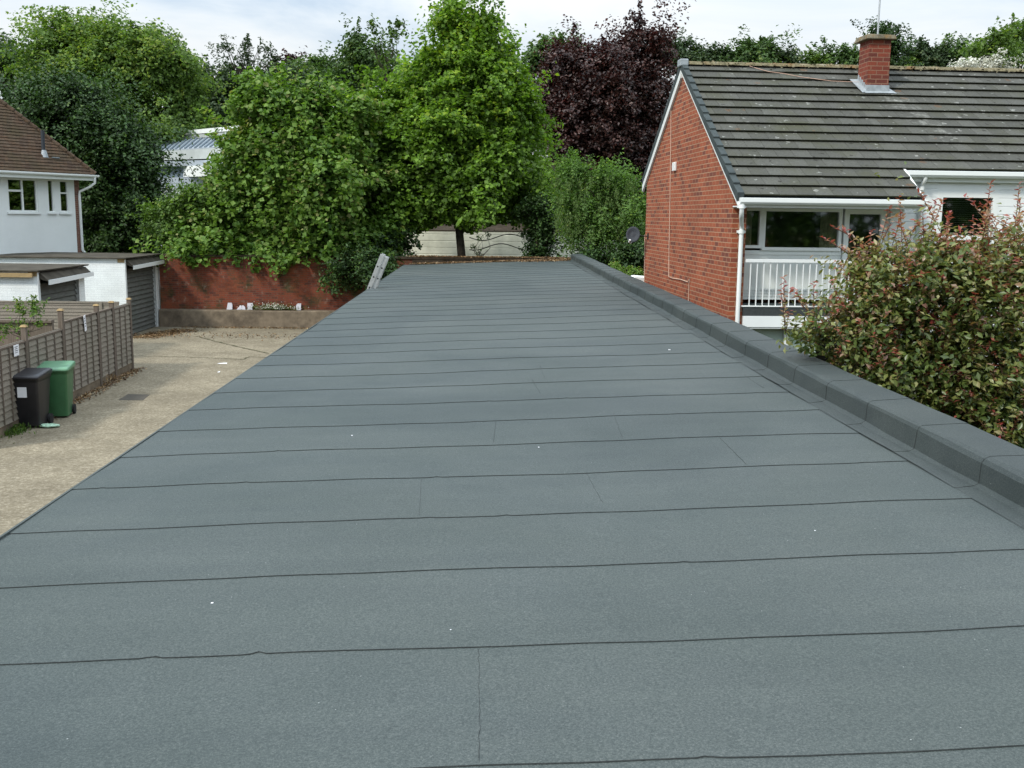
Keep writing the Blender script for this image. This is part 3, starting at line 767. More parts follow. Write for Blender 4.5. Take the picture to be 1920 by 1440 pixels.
# moss lumps along the ridge
k = 900; xx = rng.uniform(0.3, HX - 0.2, k); sd_ = rng.normal(0, 0.13, k)
pos = np.stack([xx, RY + sd_, RZ_ + 0.075 - 0.45 * np.abs(sd_) - 0.0], axis=1)
leaf_mesh('moss', pos, nrm(rng.normal(size=(k, 3)) * 0.5 + np.array([0, -0.3, 1])), rng.uniform(0.02, 0.07, k), MOSS, ro, 0.9)
# loose cable lying over the front slope
def on_roof(px, py, lift=0.05):
    nn = HM.to_3x3() @ Vector((0, -TAN, 1)).normalized()
    p0 = HM @ Vector((0, RY, RZ_ + lift)); return HI @ hit(px, py, p0, nn)
m_ = MB(); pts = [on_roof(px, py, 0.055) for px, py in ((1372, 119), (1392, 119), (1412, 126), (1440, 134), (1470, 138), (1500, 144), (1560, 152), (1612, 154))]
m_.tube(pts, 0.006, 6); m_.build('roof_cable', CABLE, house)
# verge caps in pieces (front slope and rear slope) + white barge boards
m_ = MB(); w_ = MB()
for sg, ye in ((1, YEF), (-1, LY + 0.33)):
    tot = abs(RY - ye) * sl_len; n = 16; gg = tot / n
    for c in range(n):
        d0, d1 = c * gg - 0.015, (c + 1) * gg
        cs = []
        for top in (0, 1):
            for d in (d0, d1):
                for xx in (-0.055, 0.055):
                    h = ((0.072 if d == d0 else 0.040) if top else -0.075)
                    cs.append((xx, ye + sg * (d * ux) - sg * h * uz * 0.5, zf(ye) + d * uz + h * 1.0))
        cs = [cs[i] for i in (0, 1, 2, 3, 4, 5, 6, 7)]
        m_.hexa(cs if sg > 0 else [cs[i] for i in (2, 3, 0, 1, 6, 7, 4, 5)], 0)
    pts = [(-0.045, RY, RZ_ - 0.078), (-0.045, ye, zf(ye) - 0.078), (-0.045, ye, zf(ye) - 0.135 - (0.11 if sg < 0 else 0)), (-0.045, RY, RZ_ - 0.135 - (0.11 if sg < 0 else 0))]
    w_.prism(pts, (0.043, 0, 0))
m_.build('verge_cap', VERGE, ro, 0.006)
w_.build('barge_board', WHITE, house)
m_ = MB(); m_.box(-0.09, 0.08, RY - 0.13, RY + 0.13, RZ_ - 0.04, RZ_ + 0.10); m_.build('ridge_end_cap', LEAD, ro, 0.02)
# front eave left: gutter, fascia, soffit
zg = zf(YEF)
m_ = MB()
m_.prism([(-0.02, YEF + .01, zg - 0.02), (-0.02, YEF - 0.10, zg - 0.02), (-0.02, YEF - 0.10, zg - 0.09), (-0.02, YEF - 0.07, zg - 0.125), (-0.02, YEF + .01, zg - 0.125)], (XS + 0.06, 0, 0))
m_.build('gutter', UPVC, house, 0.006)
m_ = MB(); m_.box(0.0, XS + 0.03, YEF + 0.012, YEF + 0.035, zg - 0.17, zg - 0.03)
m_.build('fascia', WHITE, house)
m_ = MB(); m_.box(WT, XS + 0.03, YEF + 0.037, 0.66, zg - 0.165, zg - 0.145); m_.box(0.0, WT, YEF + 0.037, -0.003, zg - 0.165, zg - 0.145)
m_.build('soffit', CREAM, house)
# right hand higher eave
zg2 = zf(YES)
m_ = MB()
m_.prism([(XS + 0.02, YES + .01, zg2 - 0.01), (XS + 0.02, YES - 0.11, zg2 - 0.01), (XS + 0.02, YES - 0.11, zg2 - 0.08), (XS + 0.02, YES - 0.08, zg2 - 0.12), (XS + 0.02, YES + .01, zg2 - 0.12)], (HX - XS, 0, 0))
m_.build('gutter', UPVC, house, 0.006)
m_ = MB(); m_.box(XS + 0.02, HX, YES + 0.012, YES + 0.04, zg2 - 0.19, zg2 - 0.03); m_.box(XS + 0.02, HX, YES + 0.04, 0.52, zg2 - 0.18, zg2 - 0.16)
m_.build('fascia', CREAM, house)
# white edge board up the step of the roof
m_ = MB(); m_.prism([(XS + 0.003, YEF, zf(YEF) - 0.0), (XS + 0.003, YES, zf(YES) + 0.02), (XS + 0.003, YES, zf(YES) - 0.15), (XS + 0.003, YEF, zf(YEF) - 0.15)], (0.035, 0, 0))
m_.build('barge_board', WHITE, house)
# front wall right of the step: shiplap boards with a real overlap, window opening left free
YW = 0.52
def fx(px, py, ly): p = on_front(px, py, ly); return p.x, p.z
wx0, wz1 = fx(1758, 359, YW); wx1, _ = fx(1873, 360, YW); _, wz0 = fx(1800, 492, YW)
m_ = MB()
def shiplap(mb, x0, x1, y, z0, z1, step=0.138):
    z = z0
    while z < z1 - 0.01:
        zt = min(z + step, z1)
        mb.prism([(x0, y - 0.016, z), (x0, y - 0.016, z + (zt - z) * 0.9), (x0, y - 0.002, zt), (x0, y + 0.02, zt), (x0, y + 0.02, z)], (x1 - x0, 0, 0))
        z += step
shiplap(m_, XS + 0.0, wx0, YW, 0, zg2 - 0.185); shiplap(m_, wx1, HX, YW, 0, zg2 - 0.185)
shiplap(m_, wx0, wx1, YW, 0, wz0); shiplap(m_, wx0, wx1, YW, wz1, zg2 - 0.185)
m_.build('shiplap_cladding', WHITE, house)
def window(parent, x0, x1, z0, z1, y, fr=0.06, mull=(), trans=(), depth=0.07, room=0.6, curtain=None, name='window', fmat=UPVC, proud=0.02, blind=False):
    f = MB()
    f.box(x0, x1, y - proud, y + depth, z1 - fr, z1); f.box(x0, x1, y - proud, y + depth, z0, z0 + fr)
    f.box(x0, x0 + fr, y - proud, y + depth, z0 + fr, z1 - fr); f.box(x1 - fr, x1, y - proud, y + depth, z0 + fr, z1 - fr)
    for mx in mull: f.box(mx - fr * 0.5, mx + fr * 0.5, y - proud + 0.003, y + depth, z0 + fr, z1 - fr)
    for tz in trans: f.box(x0 + fr, x1 - fr, y - proud + 0.006, y + depth, tz - fr * 0.4, tz + fr * 0.4)
    o = f.build(name, fmat, parent, 0.004)
    g_ = MB(); g_.box(x0 + fr * .5, x1 - fr * .5, y + 0.03, y + 0.036, z0 + fr * .5, z1 - fr * .5); g_.build('pane', GLASS, o)
    r_ = MB()
    Y0, Y1 = y + depth + 0.001, y + depth + room
    r_.add([(x0, Y0, z0), (x1, Y0, z0), (x1, Y1, z0), (x0, Y1, z0), (x0, Y0, z1), (x1, Y0, z1), (x1, Y1, z1), (x0, Y1, z1)],
           [(0, 1, 2, 3), (4, 7, 6, 5), (3, 2, 6, 7), (0, 3, 7, 4), (1, 5, 6, 2)])
    r_.build('room', DARK, o)
    if curtain:
        c_ = MB()
        for (a_, b_) in curtain:
            n = 24; vs = []
            for q in range(n + 1):
                xx = a_ + (b_ - a_) * q / n; yy_ = y + depth + 0.022 + 0.015 * math.sin(q * 1.7)
                vs += [(xx, yy_, z0 + 0.01), (xx, yy_, z1 - 0.01)]
            c_.add(vs, [(2 * q, 2 * q + 2, 2 * q + 3, 2 * q + 1) for q in range(n)], 0, True)
        c_.build('curtain', CURTAIN, o)
    if blind:
        c_ = MB()
        for z in np.arange(z0 + fr + 0.02, z1 - fr, 0.035): c_.box(x0 + fr, x1 - fr, y + depth + 0.03, y + depth + 0.05, z, z + 0.004)
        c_.build('blind', CREAM, o)
    return o
_, zt1 = fx(1800, 446, YW)
window(house, wx0, wx1, wz0, wz1, YW, 0.10, (), (zt1,), blind=True)
m_ = MB(); m_.box(wx0 - 0.05, wx1 + 0.05, YW - 0.07, YW - 0.021, wz0 - 0.04, wz0 - 0.0); m_.build('window_sill', UPVC, house, 0.004)
# recessed balcony front of the left bay
YB = 0.36
bx = lambda px, py=420: fx(px, py, YB)[0]
bz = lambda py, px=1480: fx(px, py, YB)[1]
zfloor = fx(1480, 572, 0.0)[1]
zsof = zg - 0.165
m_ = MB()
xa, xb_, xc, xd = bx(1397), bx(1425), bx(1578), bx(1664)
m_.box(WT, xc + 0.02, YB, YB + 0.08, zfloor + 0.06, bz(470))
m_.box(WT, xc + 0.02, YB - 0.015, YB - 0.001, bz(478), bz(473)); 
for q in range(4): m_.box(WT, xc + 0.02, YB - 0.02, YB - 0.001, zfloor + 0.065 + q * 0.05, zfloor + 0.10 + q * 0.05)
m_.build('balcony_back_panel', CREAM, house)
m_ = MB(); shiplap(m_, xd, XS + 0.0, YB - 0.1, zfloor, zsof - 0.002); m_.box(xd + 0.002, xd + 0.03, YB - 0.078, YB + 0.1, zfloor, zsof - 0.004)
m_.build('shiplap_cladding', WHITE, house)
window(house, WT, xb_ + 0.03, bz(466), zsof - 0.002, YB - 0.03, 0.05, room=1.2, curtain=[(WT + 0.02, WT + 0.22)])
window(house, xb_ + 0.034, xc, bz(470), zsof - 0.002, YB - 0.02, 0.055, room=1.2, curtain=[(xc - 0.34, xc - 0.03)])
dr = window(house, xc + 0.03, xd - 0.05, zfloor + 0.05, zsof - 0.002, YB - 0.035, 0.085, room=1.2, name='balcony_door')
m_ = MB(); m_.box(xd - 0.046, xd - 0.002, YB - 0.06, YB + 0.05, zfloor + 0.05, zsof - 0.002); m_.build('door_surround', CREAM, house)
# balcony deck, black felt edge, white beam
zb = lambda py: fx(1450, py, 0.0)[1]
m_ = MB(); m_.box(WT + 0.002, 3.02, -0.03, YB + 0.1, zb(592), zfloor); m_.box(WT + 0.002, 3.02, -0.045, -0.031, zb(592), zb(578), 1)
m_.build('balcony_deck', [VERGE, BITUMEN], house)
m_ = MB(); m_.box(WT + 0.002, 3.02, -0.065, 0.10, zb(613), zb(592) - 0.003); m_.box(WT + 0.002, 3.02, -0.05, 0.09, zb(616), zb(613) - 0.003); m_.build('fascia', WHITE, house, 0.004)
m_ = MB()
x1470 = fx(1470, 630, 0.12)[0]; x1532 = fx(1531, 640, 0.14)[0]
m_.box(WT + 0.002, x1532, 0.16, 0.2, 0, zb(616) - 0.003); m_.build('garage_panel', SAGE, house)
m_ = MB(); m_.box(x1470, x1470 + 0.07, 0.09, 0.158, 0, zb(616) - 0.003); m_.build('post', WHITE, house)
m_ = MB(); m_.box(x1532 + 0.002, 3.0, 1.4, 1.45, 0, zb(616)); m_.box(x1532 - 0.04, x1532, 0.202, 1.4, 0, zb(616)); m_.box(2.96, 3.0, 0.16, 1.4, 0, zb(616)); m_.build('carport_lining', DARK, house)
# railing
zr1 = fx(1450, 486, -0.02)[1]; zr0 = fx(1450, 575, -0.02)[1]
ral = MB(); ral.box(WT + 0.01, 3.0, -0.05, 0.0, zr1 - 0.055, zr1); ral.box(WT - 0.03, 3.0, -0.045, -0.005, zr0 - 0.005, zr0 + 0.018)
ralo = ral.build('railing', WHITE, house, 0.004)
x = WT + 0.10
while x < 2.98:
    m_ = MB(); m_.box(x - 0.008, x + 0.008, -0.033, -0.017, zr0 + 0.0185, zr1 - 0.0555); m_.build('baluster', WHITE, ralo)
    x += 0.111
# downpipes
def dp(name_pts, r_=0.034, clips=(), m=UPVC, par=None, nm='downpipe'):
    b = MB(); b.tube(name_pts, r_, 12)
    for c in clips: b.tube([(c[0], c[1], c[2] - 0.03), (c[0], c[1], c[2] + 0.03)], r_ * 1.35, 12); b.box(c[0] - r_ * 1.9, c[0] + r_ * 1.9, c[1] - 0.0, c[1] + r_ + 0.01, c[2] - 0.02, c[2] + 0.02)
    return b.build(nm, m, par)
gz = zg - 0.12
dp([(0.02, YEF - 0.04, gz), (0.02, YEF - 0.04, gz - 0.12), (0.04, YEF + 0.03, gz - 0.2), (0.12, -0.14, gz - 0.30), (0.15, -0.06, gz - 0.36), (0.15, -0.05, gz - 0.44), (0.15, -0.05, 0.0)], 0.036, [(0.15, -0.05, gz - 0.44), (0.02, YEF - 0.04, gz - 0.04), (0.15, -0.05, 1.2)], UPVC, house)
xr_ = fx(1729, 340, YW - 0.06)[0]
dp([(xr_, YES - 0.05, zg2 - 0.12), (xr_, YES - 0.05, zg2 - 0.17), (xr_, YW - 0.06, zg2 - 0.24), (xr_, YW - 0.06, 0)], 0.034, [(xr_, YW - 0.06, zg2 - 0.3)], UPVC, house)
# gable wires and vent
m_ = MB(); G = [on_gable(px, py, -0.012) for px, py in ((1258.5, 185), (1258, 260), (1257, 330), (1256, 400), (1254.5, 470), (1254, 519), (1262, 522), (1276, 524), (1290, 529), (1292, 524), (1294, 521), (1292, 530), (1291, 560), (1290, 600))]
m_.tube(G, 0.009, 6); G2 = [on_gable(px, py, -0.012) for px, py in ((1209, 440), (1208.5, 480), (1208, 530), (1208, 545))]; m_.tube(G2, 0.009, 6)
m_.build('wall_cable', CABLE, house)
v0 = on_gable(1264, 321); v1 = on_gable(1269, 304)
m_ = MB(); m_.box(-0.05, -0.001, min(v0.y, v1.y), max(v0.y, v1.y), min(v0.z, v1.z), max(v0.z, v1.z)); m_.build('vent_box', WHITE, house, 0.01)
# chimney
ch_x0 = HI @ hit(1627, 140, HM @ Vector((0, 2.95, 0)), ny_h); cx0 = ch_x0.x
cx1 = (HI @ hit(1667, 140, HM @ Vector((0, 2.95, 0)), ny_h)).x
ctop = (HI @ hit(1645, 74, HM @ Vector((0, 2.95, 0)), ny_h)).z
m_ = MB(); m_.box(cx0, cx1, 2.95, 3.42, zf(2.95) - 0.3, ctop); cho = m_.build('chimney', BRICK_CH, house)
m_ = MB()
cs = [(cx0 - 0.09, 2.86, ctop), (cx1 + 0.07, 2.86, ctop), (cx0 - 0.09, 3.52, ctop), (cx1 + 0.07, 3.52, ctop), (cx0 - 0.07, 2.88, ctop + 0.09), (cx1 + 0.05, 2.88, ctop + 0.08), (cx0 - 0.05, 3.5, ctop + 0.11), (cx1 + 0.05, 3.5, ctop + 0.10)]
m_.hexa(cs); m_.build('chimney_cap', STONECAP, cho, 0.015)
m_ = MB(); zb0 = zf(2.93) + 0.03
m_.hexa([(cx0 - 0.02, 2.925, zb0 - 0.02), (cx1 + 0.02, 2.925, zb0 - 0.02), (cx0 - 0.02, 2.948, zb0 + 0.0), (cx1 + 0.02, 2.948, zb0), (cx0 - 0.01, 2.93, zb0 + 0.15), (cx1 + 0.01, 2.93, zb0 + 0.15), (cx0 - 0.01, 2.948, zb0 + 0.15), (cx1 + 0.01, 2.948, zb0 + 0.15)])
m_.prism([(cx0 - 0.05, 2.86, zf(2.86) + 0.06), (cx1 + 0.08, 2.87, zf(2.87) + 0.06), (cx1 + 0.06, 2.95, zf(2.95) + 0.06), (cx0 - 0.08, 2.95, zf(2.95) + 0.06)], (0, -0.004, 0.008))
for q in range(5):      # stepped side flashing with ragged leaves
    yv = 2.95 + q * 0.095
    m_.prism([(cx0 - 0.006, yv, zf(yv) + 0.03), (cx0 - 0.006, yv + 0.095, zf(yv + .095) + 0.03), (cx0 - 0.006, yv + 0.08, zf(yv) + 0.19), (cx0 - 0.006, yv + 0.02, zf(yv) + 0.17)], (0.005, 0, 0))
m_.prism([(cx0 - 0.10, 2.9, zf(2.9) + 0.052), (cx0 - 0.004, 2.9, zf(2.9) + 0.052), (cx0 - 0.004, 3.4, zf(3.4) + 0.052), (cx0 - 0.17, 3.4, zf(3.4) + 0.052)], (0, -0.003, 0.006))
m_.prism([(cx1 + 0.004, 2.88, zf(2.88) + 0.052), (cx1 + 0.15, 2.88, zf(2.88) + 0.052), (cx1 + 0.05, 3.1, zf(3.1) + 0.052), (cx1 + 0.004, 3.4, zf(3.4) + 0.052)], (0, -0.003, 0.006))
m_.build('chimney_flashing', LEAD, cho)
aer = empty('aerial_mast', HM @ Vector((cx1 - 0.02, 3.56, ctop - 0.8)), 0, 'thin pale aerial mast rising behind the brick chimney', 'aerial')
m_ = MB(); m_.tube([(0, 0, 0), (0, 0, 2.4)], 0.018, 8); m_.build('mast', ALU, aer)
m_ = MB(); m_.box(-0.03, 0.03, -0.1, 0.03, 0.75, 0.86); m_.build('bracket', LEAD, aer)
# satellite dish on the far corner
dp0 = atY(1187, 440, 24.1)
dish = empty('satellite_dish', dp0, 0, 'small dark grey satellite dish fixed to the far corner of the brick gable', 'satellite dish')
b = MB(); seg = 28; vs = [(0, 0, 0)]; rings = 4; RD = 0.175
for r_i in range(1, rings + 1):
    for q in range(seg):
        a_ = 2 * math.pi * q / seg; rr = RD * r_i / rings
        vs.append((rr * 0.92 * math.cos(a_), 0.03 - 0.05 * (r_i / rings) ** 2, rr * 1.08 * math.sin(a_)))
fs = [(0, 1 + (q + 1) % seg, 1 + q) for q in range(seg)]
for r_i in range(rings - 1):
    o = 1 + r_i * seg
    fs += [(o + q, o + (q + 1) % seg, o + seg + (q + 1) % seg, o + seg + q) for q in range(seg)]
b.add(vs, fs, 0, True)
do = b.build('reflector', GREYPL, dish); do.rotation_euler = (R(-18), 0, R(-12))
sm_ = do.modifiers.new('thick', 'SOLIDIFY'); sm_.thickness = 0.008
m_ = MB(); m_.tube([(-0.02, 0.0, -0.17), (-0.10, -0.22, -0.20), (-0.12, -0.27, -0.14)], 0.01, 6); m_.tube([(-0.12, -0.25, -0.16), (-0.11, -0.30, -0.11)], 0.022, 8, 1); m_.build('feed_arm', [ALU, UPVC], dish)
corner = HM @ Vector((0, LY - 0.35, 0))
m_ = MB(); m_.tube([(0, 0.04, 0), (0.06, 0.1, -0.02), (corner.x - dp0.x, corner.y - dp0.y, -0.03)], 0.014, 6); m_.box(corner.x - dp0.x - 0.02, corner.x - dp0.x + 0.0, corner.y - dp0.y - 0.05, corner.y - dp0.y + 0.05, -0.1, 0.04)
m_.build('wall_bracket', RUBBER, dish)

# ================================================================== WHITE HOUSE (left)
cw = atY(150, 403, 40.0)
uu = Vector((-1, -1.9, 0)).normalized()      # along the wall, away from the corner, towards the viewer
WA = math.atan2(-uu.y, -uu.x)                # local +x points at the corner; wall at local y=0, outside is -y
wh = empty('white_rendered_house', (cw.x, cw.y, 0), WA, 'white rendered house with a brown hipped tile roof at the left edge', 'house')
WM = Matrix.Translation((cw.x, cw.y, 0)) @ Matrix.Rotation(WA, 4, 'Z'); WI = WM.inverted()
ny_w = WM.to_3x3() @ Vector((0, 1, 0))
def onw(px, py, off=0.0): return WI @ hit(px, py, WM @ Vector((0, off, 0)), ny_w)
ze = onw(140, 332).z
wins = [((12, 333), (73, 398), 2), ((88, 340), (103, 396), 0), ((110, 342), (131, 397), 1)]
openings = []
for (a_, b_, k) in wins:
    p, q = onw(*a_), onw(*b_); openings.append((p.x, q.x, min(p.z, q.z), max(p.z, q.z), k))
z0o = min(o[2] for o in openings); z1o = max(o[3] for o in openings)
openings = [(o[0], o[1], z0o, z1o, o[4]) for o in openings]
m_ = MB(); LW = 12.0
m_.box(-LW, -0.2, 0, 0.25, 0, z0o); m_.box(-LW, -0.2, 0, 0.25, z1o, ze + 0.05)
x = -LW
for o in openings: m_.box(x, o[0], 0, 0.25, z0o, z1o); x = o[1]
m_.box(x, -0.2, 0, 0.25, z0o, z1o)
m_.box(-LW, -LW + 0.25, 0.25, 8, 0, ze); m_.box(-LW + 0.25, 0, 7.75, 8, 0, ze)
m_.build('wall', RENDERW, wh)
m_ = MB(); m_.box(-0.198, 0.03, 0.006, 7.75, 0, ze); m_.build('brick_return', BRICK_EDGE, wh)
for o in openings:
    mid = (o[0] + o[1]) / 2
    window(wh, o[0], o[1], o[2], o[3], 0.03, 0.065 if o[4] != 0 else 0.05, (mid,) if o[4] == 2 else (), ((o[2] + (o[3] - o[2]) * 0.6,) if o[4] == 1 else ()), proud=0.015,
           curtain=[(o[0] + (o[1] - o[0]) * 0.5, o[1] - 0.05)] if o[4] == 2 else None, room=0.8)
    m_ = MB(); m_.box(o[0] - 0.06, o[1] + 0.06, -0.06, -0.002, o[2] - 0.07, o[2] - 0.002); m_.build('window_sill', RENDERW, wh, 0.006)
a_ = openings[0]; m_ = MB(); m_.box(a_[0] + 0.05, (a_[0] + a_[1]) / 2 - 0.04, 0.0, 0.045, a_[2] + (a_[3] - a_[2]) * 0.6, a_[2] + (a_[3] - a_[2]) * 0.66); m_.build('window_transom', UPVC, wh)
# hipped roof
ov = 0.42; zr = ze + 0.10; W2 = 4.4; hp = 1.16
ex0, ex1, ey0, ey1 = -LW - ov, ov, -ov, 8 + ov
hh = (ey1 - ey0) / 2
m_ = MB()
rA = (ex1 - hh, (ey0 + ey1) / 2, zr + hh * hp); rB = (ex0 + hh, (ey0 + ey1) / 2, zr + hh * hp)
vs = [(ex0, ey0, zr), (ex1, ey0, zr), (ex1, ey1, zr), (ex0, ey1, zr), rA, rB]
m_.add(vs, [(0, 1, 4, 5), (1, 2, 4), (2, 3, 5, 4), (3, 0, 5), (0, 3, 2, 1)])
wro = m_.build('roof', BTILE, wh)
# real tile courses: thin steps on the face towards the viewer
m_ = MB(); n = 44
for q in range(n):
    f0 = q / n; f1 = (q + 1) / n
    def pt(f, e): return (e[0] * (1 - f) + e[1] * f)
    xl0 = ex0 + hh * f0; xr0 = ex1 - hh * f0; xl1 = ex0 + hh * f1; xr1 = ex1 - hh * f1
    ya, yb = ey0 + hh * f0, ey0 + hh * f1; za, zc_ = zr + hh * hp * f0, zr + hh * hp * f1
    m_.add([(xl0, ya - 0.03, za + 0.005), (xr0, ya - 0.03, za + 0.005), (xr0, ya - 0.03, za + 0.03), (xl0, ya - 0.03, za + 0.03), (xr1, yb - 0.008, zc_ + 0.008), (xl1, yb - 0.008, zc_ + 0.008)], [(0, 1, 2, 3), (3, 2, 4, 5)])
m_.build('tile_courses', BTILE, wro)
m_ = MB(); P0 = Vector((ex1, ey0, zr + 0.03)); P1 = Vector(rA) + Vector((0, 0, 0.03))
n = 26
for q in range(n):
    a_ = P0.lerp(P1, q / n); b_ = P0.lerp(P1, (q + 1.05) / n); m_.tube([a_, b_], [0.10, 0.075], 8)
m_.build('hip_tiles', BTILE, wro)
m_ = MB()
m_.prism([(ex0, ey0 - 0.1, zr - 0.01), (ex0, ey0 + .0, zr - 0.01), (ex0, ey0 + .0, zr - 0.10), (ex0, ey0 - 0.07, zr - 0.10), (ex0, ey0 - 0.1, zr - 0.06)], (ex1 - ex0 + 0.12, 0, 0))
m_.build('gutter', UPVC, wh, 0.006)
m_ = MB(); m_.box(ex0, ex1, ey0 + 0.003, ey0 + 0.03, zr - 0.22, zr - 0.005); m_.box(ex0, ex1, ey0 + 0.03, 0.0 - 0.003, zr - 0.21, zr - 0.19)
m_.build('fascia', CREAM, wh)
m_ = MB(); gx = ex1 - 0.06
m_.tube([(gx, ey0 - 0.04, zr - 0.08), (gx, ey0 - 0.04, zr - 0.3), (gx - 0.1, -0.30, zr - 0.45), (0.02, -0.02, zr - 0.62), (0.0, -0.02, zr - 0.8), (0.0, -0.03, 2.7), (0.10, -0.03, 2.6)], 0.05, 10)
m_.build('downpipe', UPVC, wh)
v = onw(82, 258, 0.3)
nnr = WM.to_3x3() @ Vector((0, -hp, 1)).normalized()
vp = WI @ hit(82, 290, WM @ Vector((0, ey0, zr)), nnr)
m_ = MB(); m_.tube([(vp.x, vp.y, vp.z - 0.1), (vp.x, vp.y, vp.z + 0.85)], 0.065, 10); m_.build('vent_pipe', GREYPL, wh)
m_ = MB(); m_.tube([(vp.x, vp.y - 0.02, vp.z - 0.1), (vp.x, vp.y - 0.02, vp.z + 0.16)], [0.15, 0.075], 10); m_.box(vp.x + 0.25, vp.x + 0.55, vp.y - 0.16, vp.y - 0.05, vp.z - 0.10, vp.z - 0.07); m_.build('vent_flashing', LEAD, wh)
# open fanlight
m_ = MB(); o = openings[1]; m_.hexa([(o[0] + .02, -0.42, o[3] + .08), (o[1] + .25, -0.42, o[3] + .08), (o[0] + .02, -0.01, o[3] + .33), (o[1] + .25, -0.01, o[3] + .33), (o[0] + .02, -0.44, o[3] + .1), (o[1] + .25, -0.44, o[3] + .1), (o[0] + .02, -0.01, o[3] + .36), (o[1] + .25, -0.01, o[3] + .36)])
m_.build('rain_canopy', UPVC, wh)

# ================================================================== TWO WHITE GARAGES (left)
def lgarage(label, xf, y0, y1, z, depth, pipe=False, tilt=0.0):
    t = empty('white_garage', (xf, y0, 0), 0, label, 'garage', 'white flat roofed garages')
    W = y1 - y0
    m_ = MB()
    m_.box(-depth, 0, 0, 0.22, 0, z); m_.box(-depth, 0, W - 0.42, W, 0, z); m_.box(-depth, -depth + 0.2, 0.22, W - 0.42, 0, z)
    m_.build('wall', BRICK_WHITE, t)
    m_ = MB(); m_.box(0.001, 0.03, 0.0, 0.10, 0, z - 0.02); m_.build('door_post', WHITE, t, 0.004)
    m_ = MB(); m_.box(0.001, 0.028, W - 0.50, W - 0.42, 0, z - 0.25); m_.build('door_post', WHITE, t, 0.004)
    m_ = MB(); h = z - 0.38; n = 14
    for q in range(n):
        za, zb_ = 0.02 + h * q / n, 0.02 + h * (q + 1) / n
        m_.prism([(-0.14, 0.225, za), (-0.075, 0.225, za + 0.015), (-0.125, 0.225, zb_), (-0.14, 0.225, zb_)], (0, W - 0.65, 0))
    m_.build('door', DOOR_W, t)
    m_ = MB()
    m_.hexa([(-depth - 0.1, -0.12, z + 0.002), (0.10, -0.12, z + 0.002), (-depth - 0.1, W + 0.12, z + 0.002), (0.10, W + 0.12, z + 0.002),
             (-depth - 0.1, -0.12, z + 0.055), (0.12, -0.12, z + 0.045), (-depth - 0.1, W + 0.12, z + 0.055), (0.12, W + 0.12, z + 0.045)])
    m_.build('roof', OLDFELT, t, 0.01)
    m_ = MB()      # sloping felted canopy over the door with a pale board
    m_.prism([(0.03, 0.15, z - 0.03), (0.22, 0.15, z - 0.22), (0.22, 0.15, z - 0.26), (0.03, 0.15, z - 0.2)], (0, W - 0.1, 0)); m_.build('canopy', OLDFELT, t)
    m_ = MB(); m_.hexa([(0.222, 0.22, z - 0.36), (0.25, 0.22, z - 0.36), (0.222, W + 0.1, z - 0.30), (0.25, W + 0.1, z - 0.30), (0.222, 0.22, z - 0.23), (0.25, 0.22, z - 0.23), (0.222, W + 0.1, z - 0.18), (0.25, W + 0.1, z - 0.18)])
    m_.build('fascia_board', WHITE, t)
    m_ = MB(); m_.box(-0.2, 0.02, -0.02, 0.12, z - 0.12, z - 0.002); m_.build('lintel_end', TIMBER_RAW, t)
    if pipe:
        m_ = MB(); m_.tube([(0.16, W - 0.03, z - 0.22), (0.09, W - 0.05, z - 0.45), (0.07, W - 0.05, 0.25), (0.2, W - 0.05, 0.14)], 0.035, 8); m_.build('downpipe', UPVC, t)
    return t
c1 = atZ(243, 637); c2 = atZ(304, 613)
lgarage('far white garage beside the red brick wall with its grey door fully visible', -11.85, 35.0, 38.75, 2.60, 4.5, True)
lgarage('near white garage partly hidden behind the lap fence', -11.85, 28.15, 31.5, 2.54, 4.5)
# white wall between the garages' yards seen over the fence: timber beam on the near garage
m_ = MB(); m_.box(-17.0, -11.9, 28.0, 28.09, 2.40, 2.51); tag(m_.build('timber_beam', TIMBER_RAW), 'raw timber beam along the top of the near white garage wall', 'beam')

# ================================================================== END BRICK WALL
bw = empty('garden_brick_wall', (0, 38.6, 0), 0, 'old mottled red brick wall with a concrete plinth closing off the yard', 'wall')
m_ = MB(); m_.box(-11.8, 6.5, 0.0, 0.33, 0.0, 2.55); m_.build('brickwork', BRICK_OLD, bw)
m_ = MB(); m_.box(-11.8, 6.5, -0.05, 0.38, 2.552, 2.63)
m_.box(-2.6, 6.5, -0.03, -0.002, 2.30, 2.55); m_.build('coping', DARKEARTH, bw)
m_ = MB(); n = 40; vs = []
for q in range(n + 1):
    xx = -11.78 + 18.0 * q / n
    for (yv, zz) in ((-0.34, 0), (-0.32, 0.60), (-0.29, 0.635), (-0.003, 0.645)):
        vs.append((xx, yv + random.gauss(0, 0.006), zz + random.gauss(0, 0.006)))
m_.add(vs, [(4 * q + j, 4 * q + 4 + j, 4 * q + 5 + j, 4 * q + 1 + j) for q in range(n) for j in range(3)], 0, False)
m_.build('plinth', PLINTH, bw)
offc = [((430, 584), 0.21, 0.24, 'quad', 'pale paving offcut leaning on the plinth, leftmost of the row'),
        ((448, 585), 0.18, 0.15, 'tri', 'low triangular pale offcut on the plinth, in the middle of the left cluster'),
        ((456, 585), 0.17, 0.15, 'tri2', 'low rounded pale offcut on the plinth, touching the triangular one'),
        ((468, 584), 0.20, 0.24, 'quad2', 'square pale paving offcut on the plinth, right of the low ones'),
        ((559, 584), 0.19, 0.24, 'quad3', 'lone pale paving offcut on the plinth beside the white flowers')]
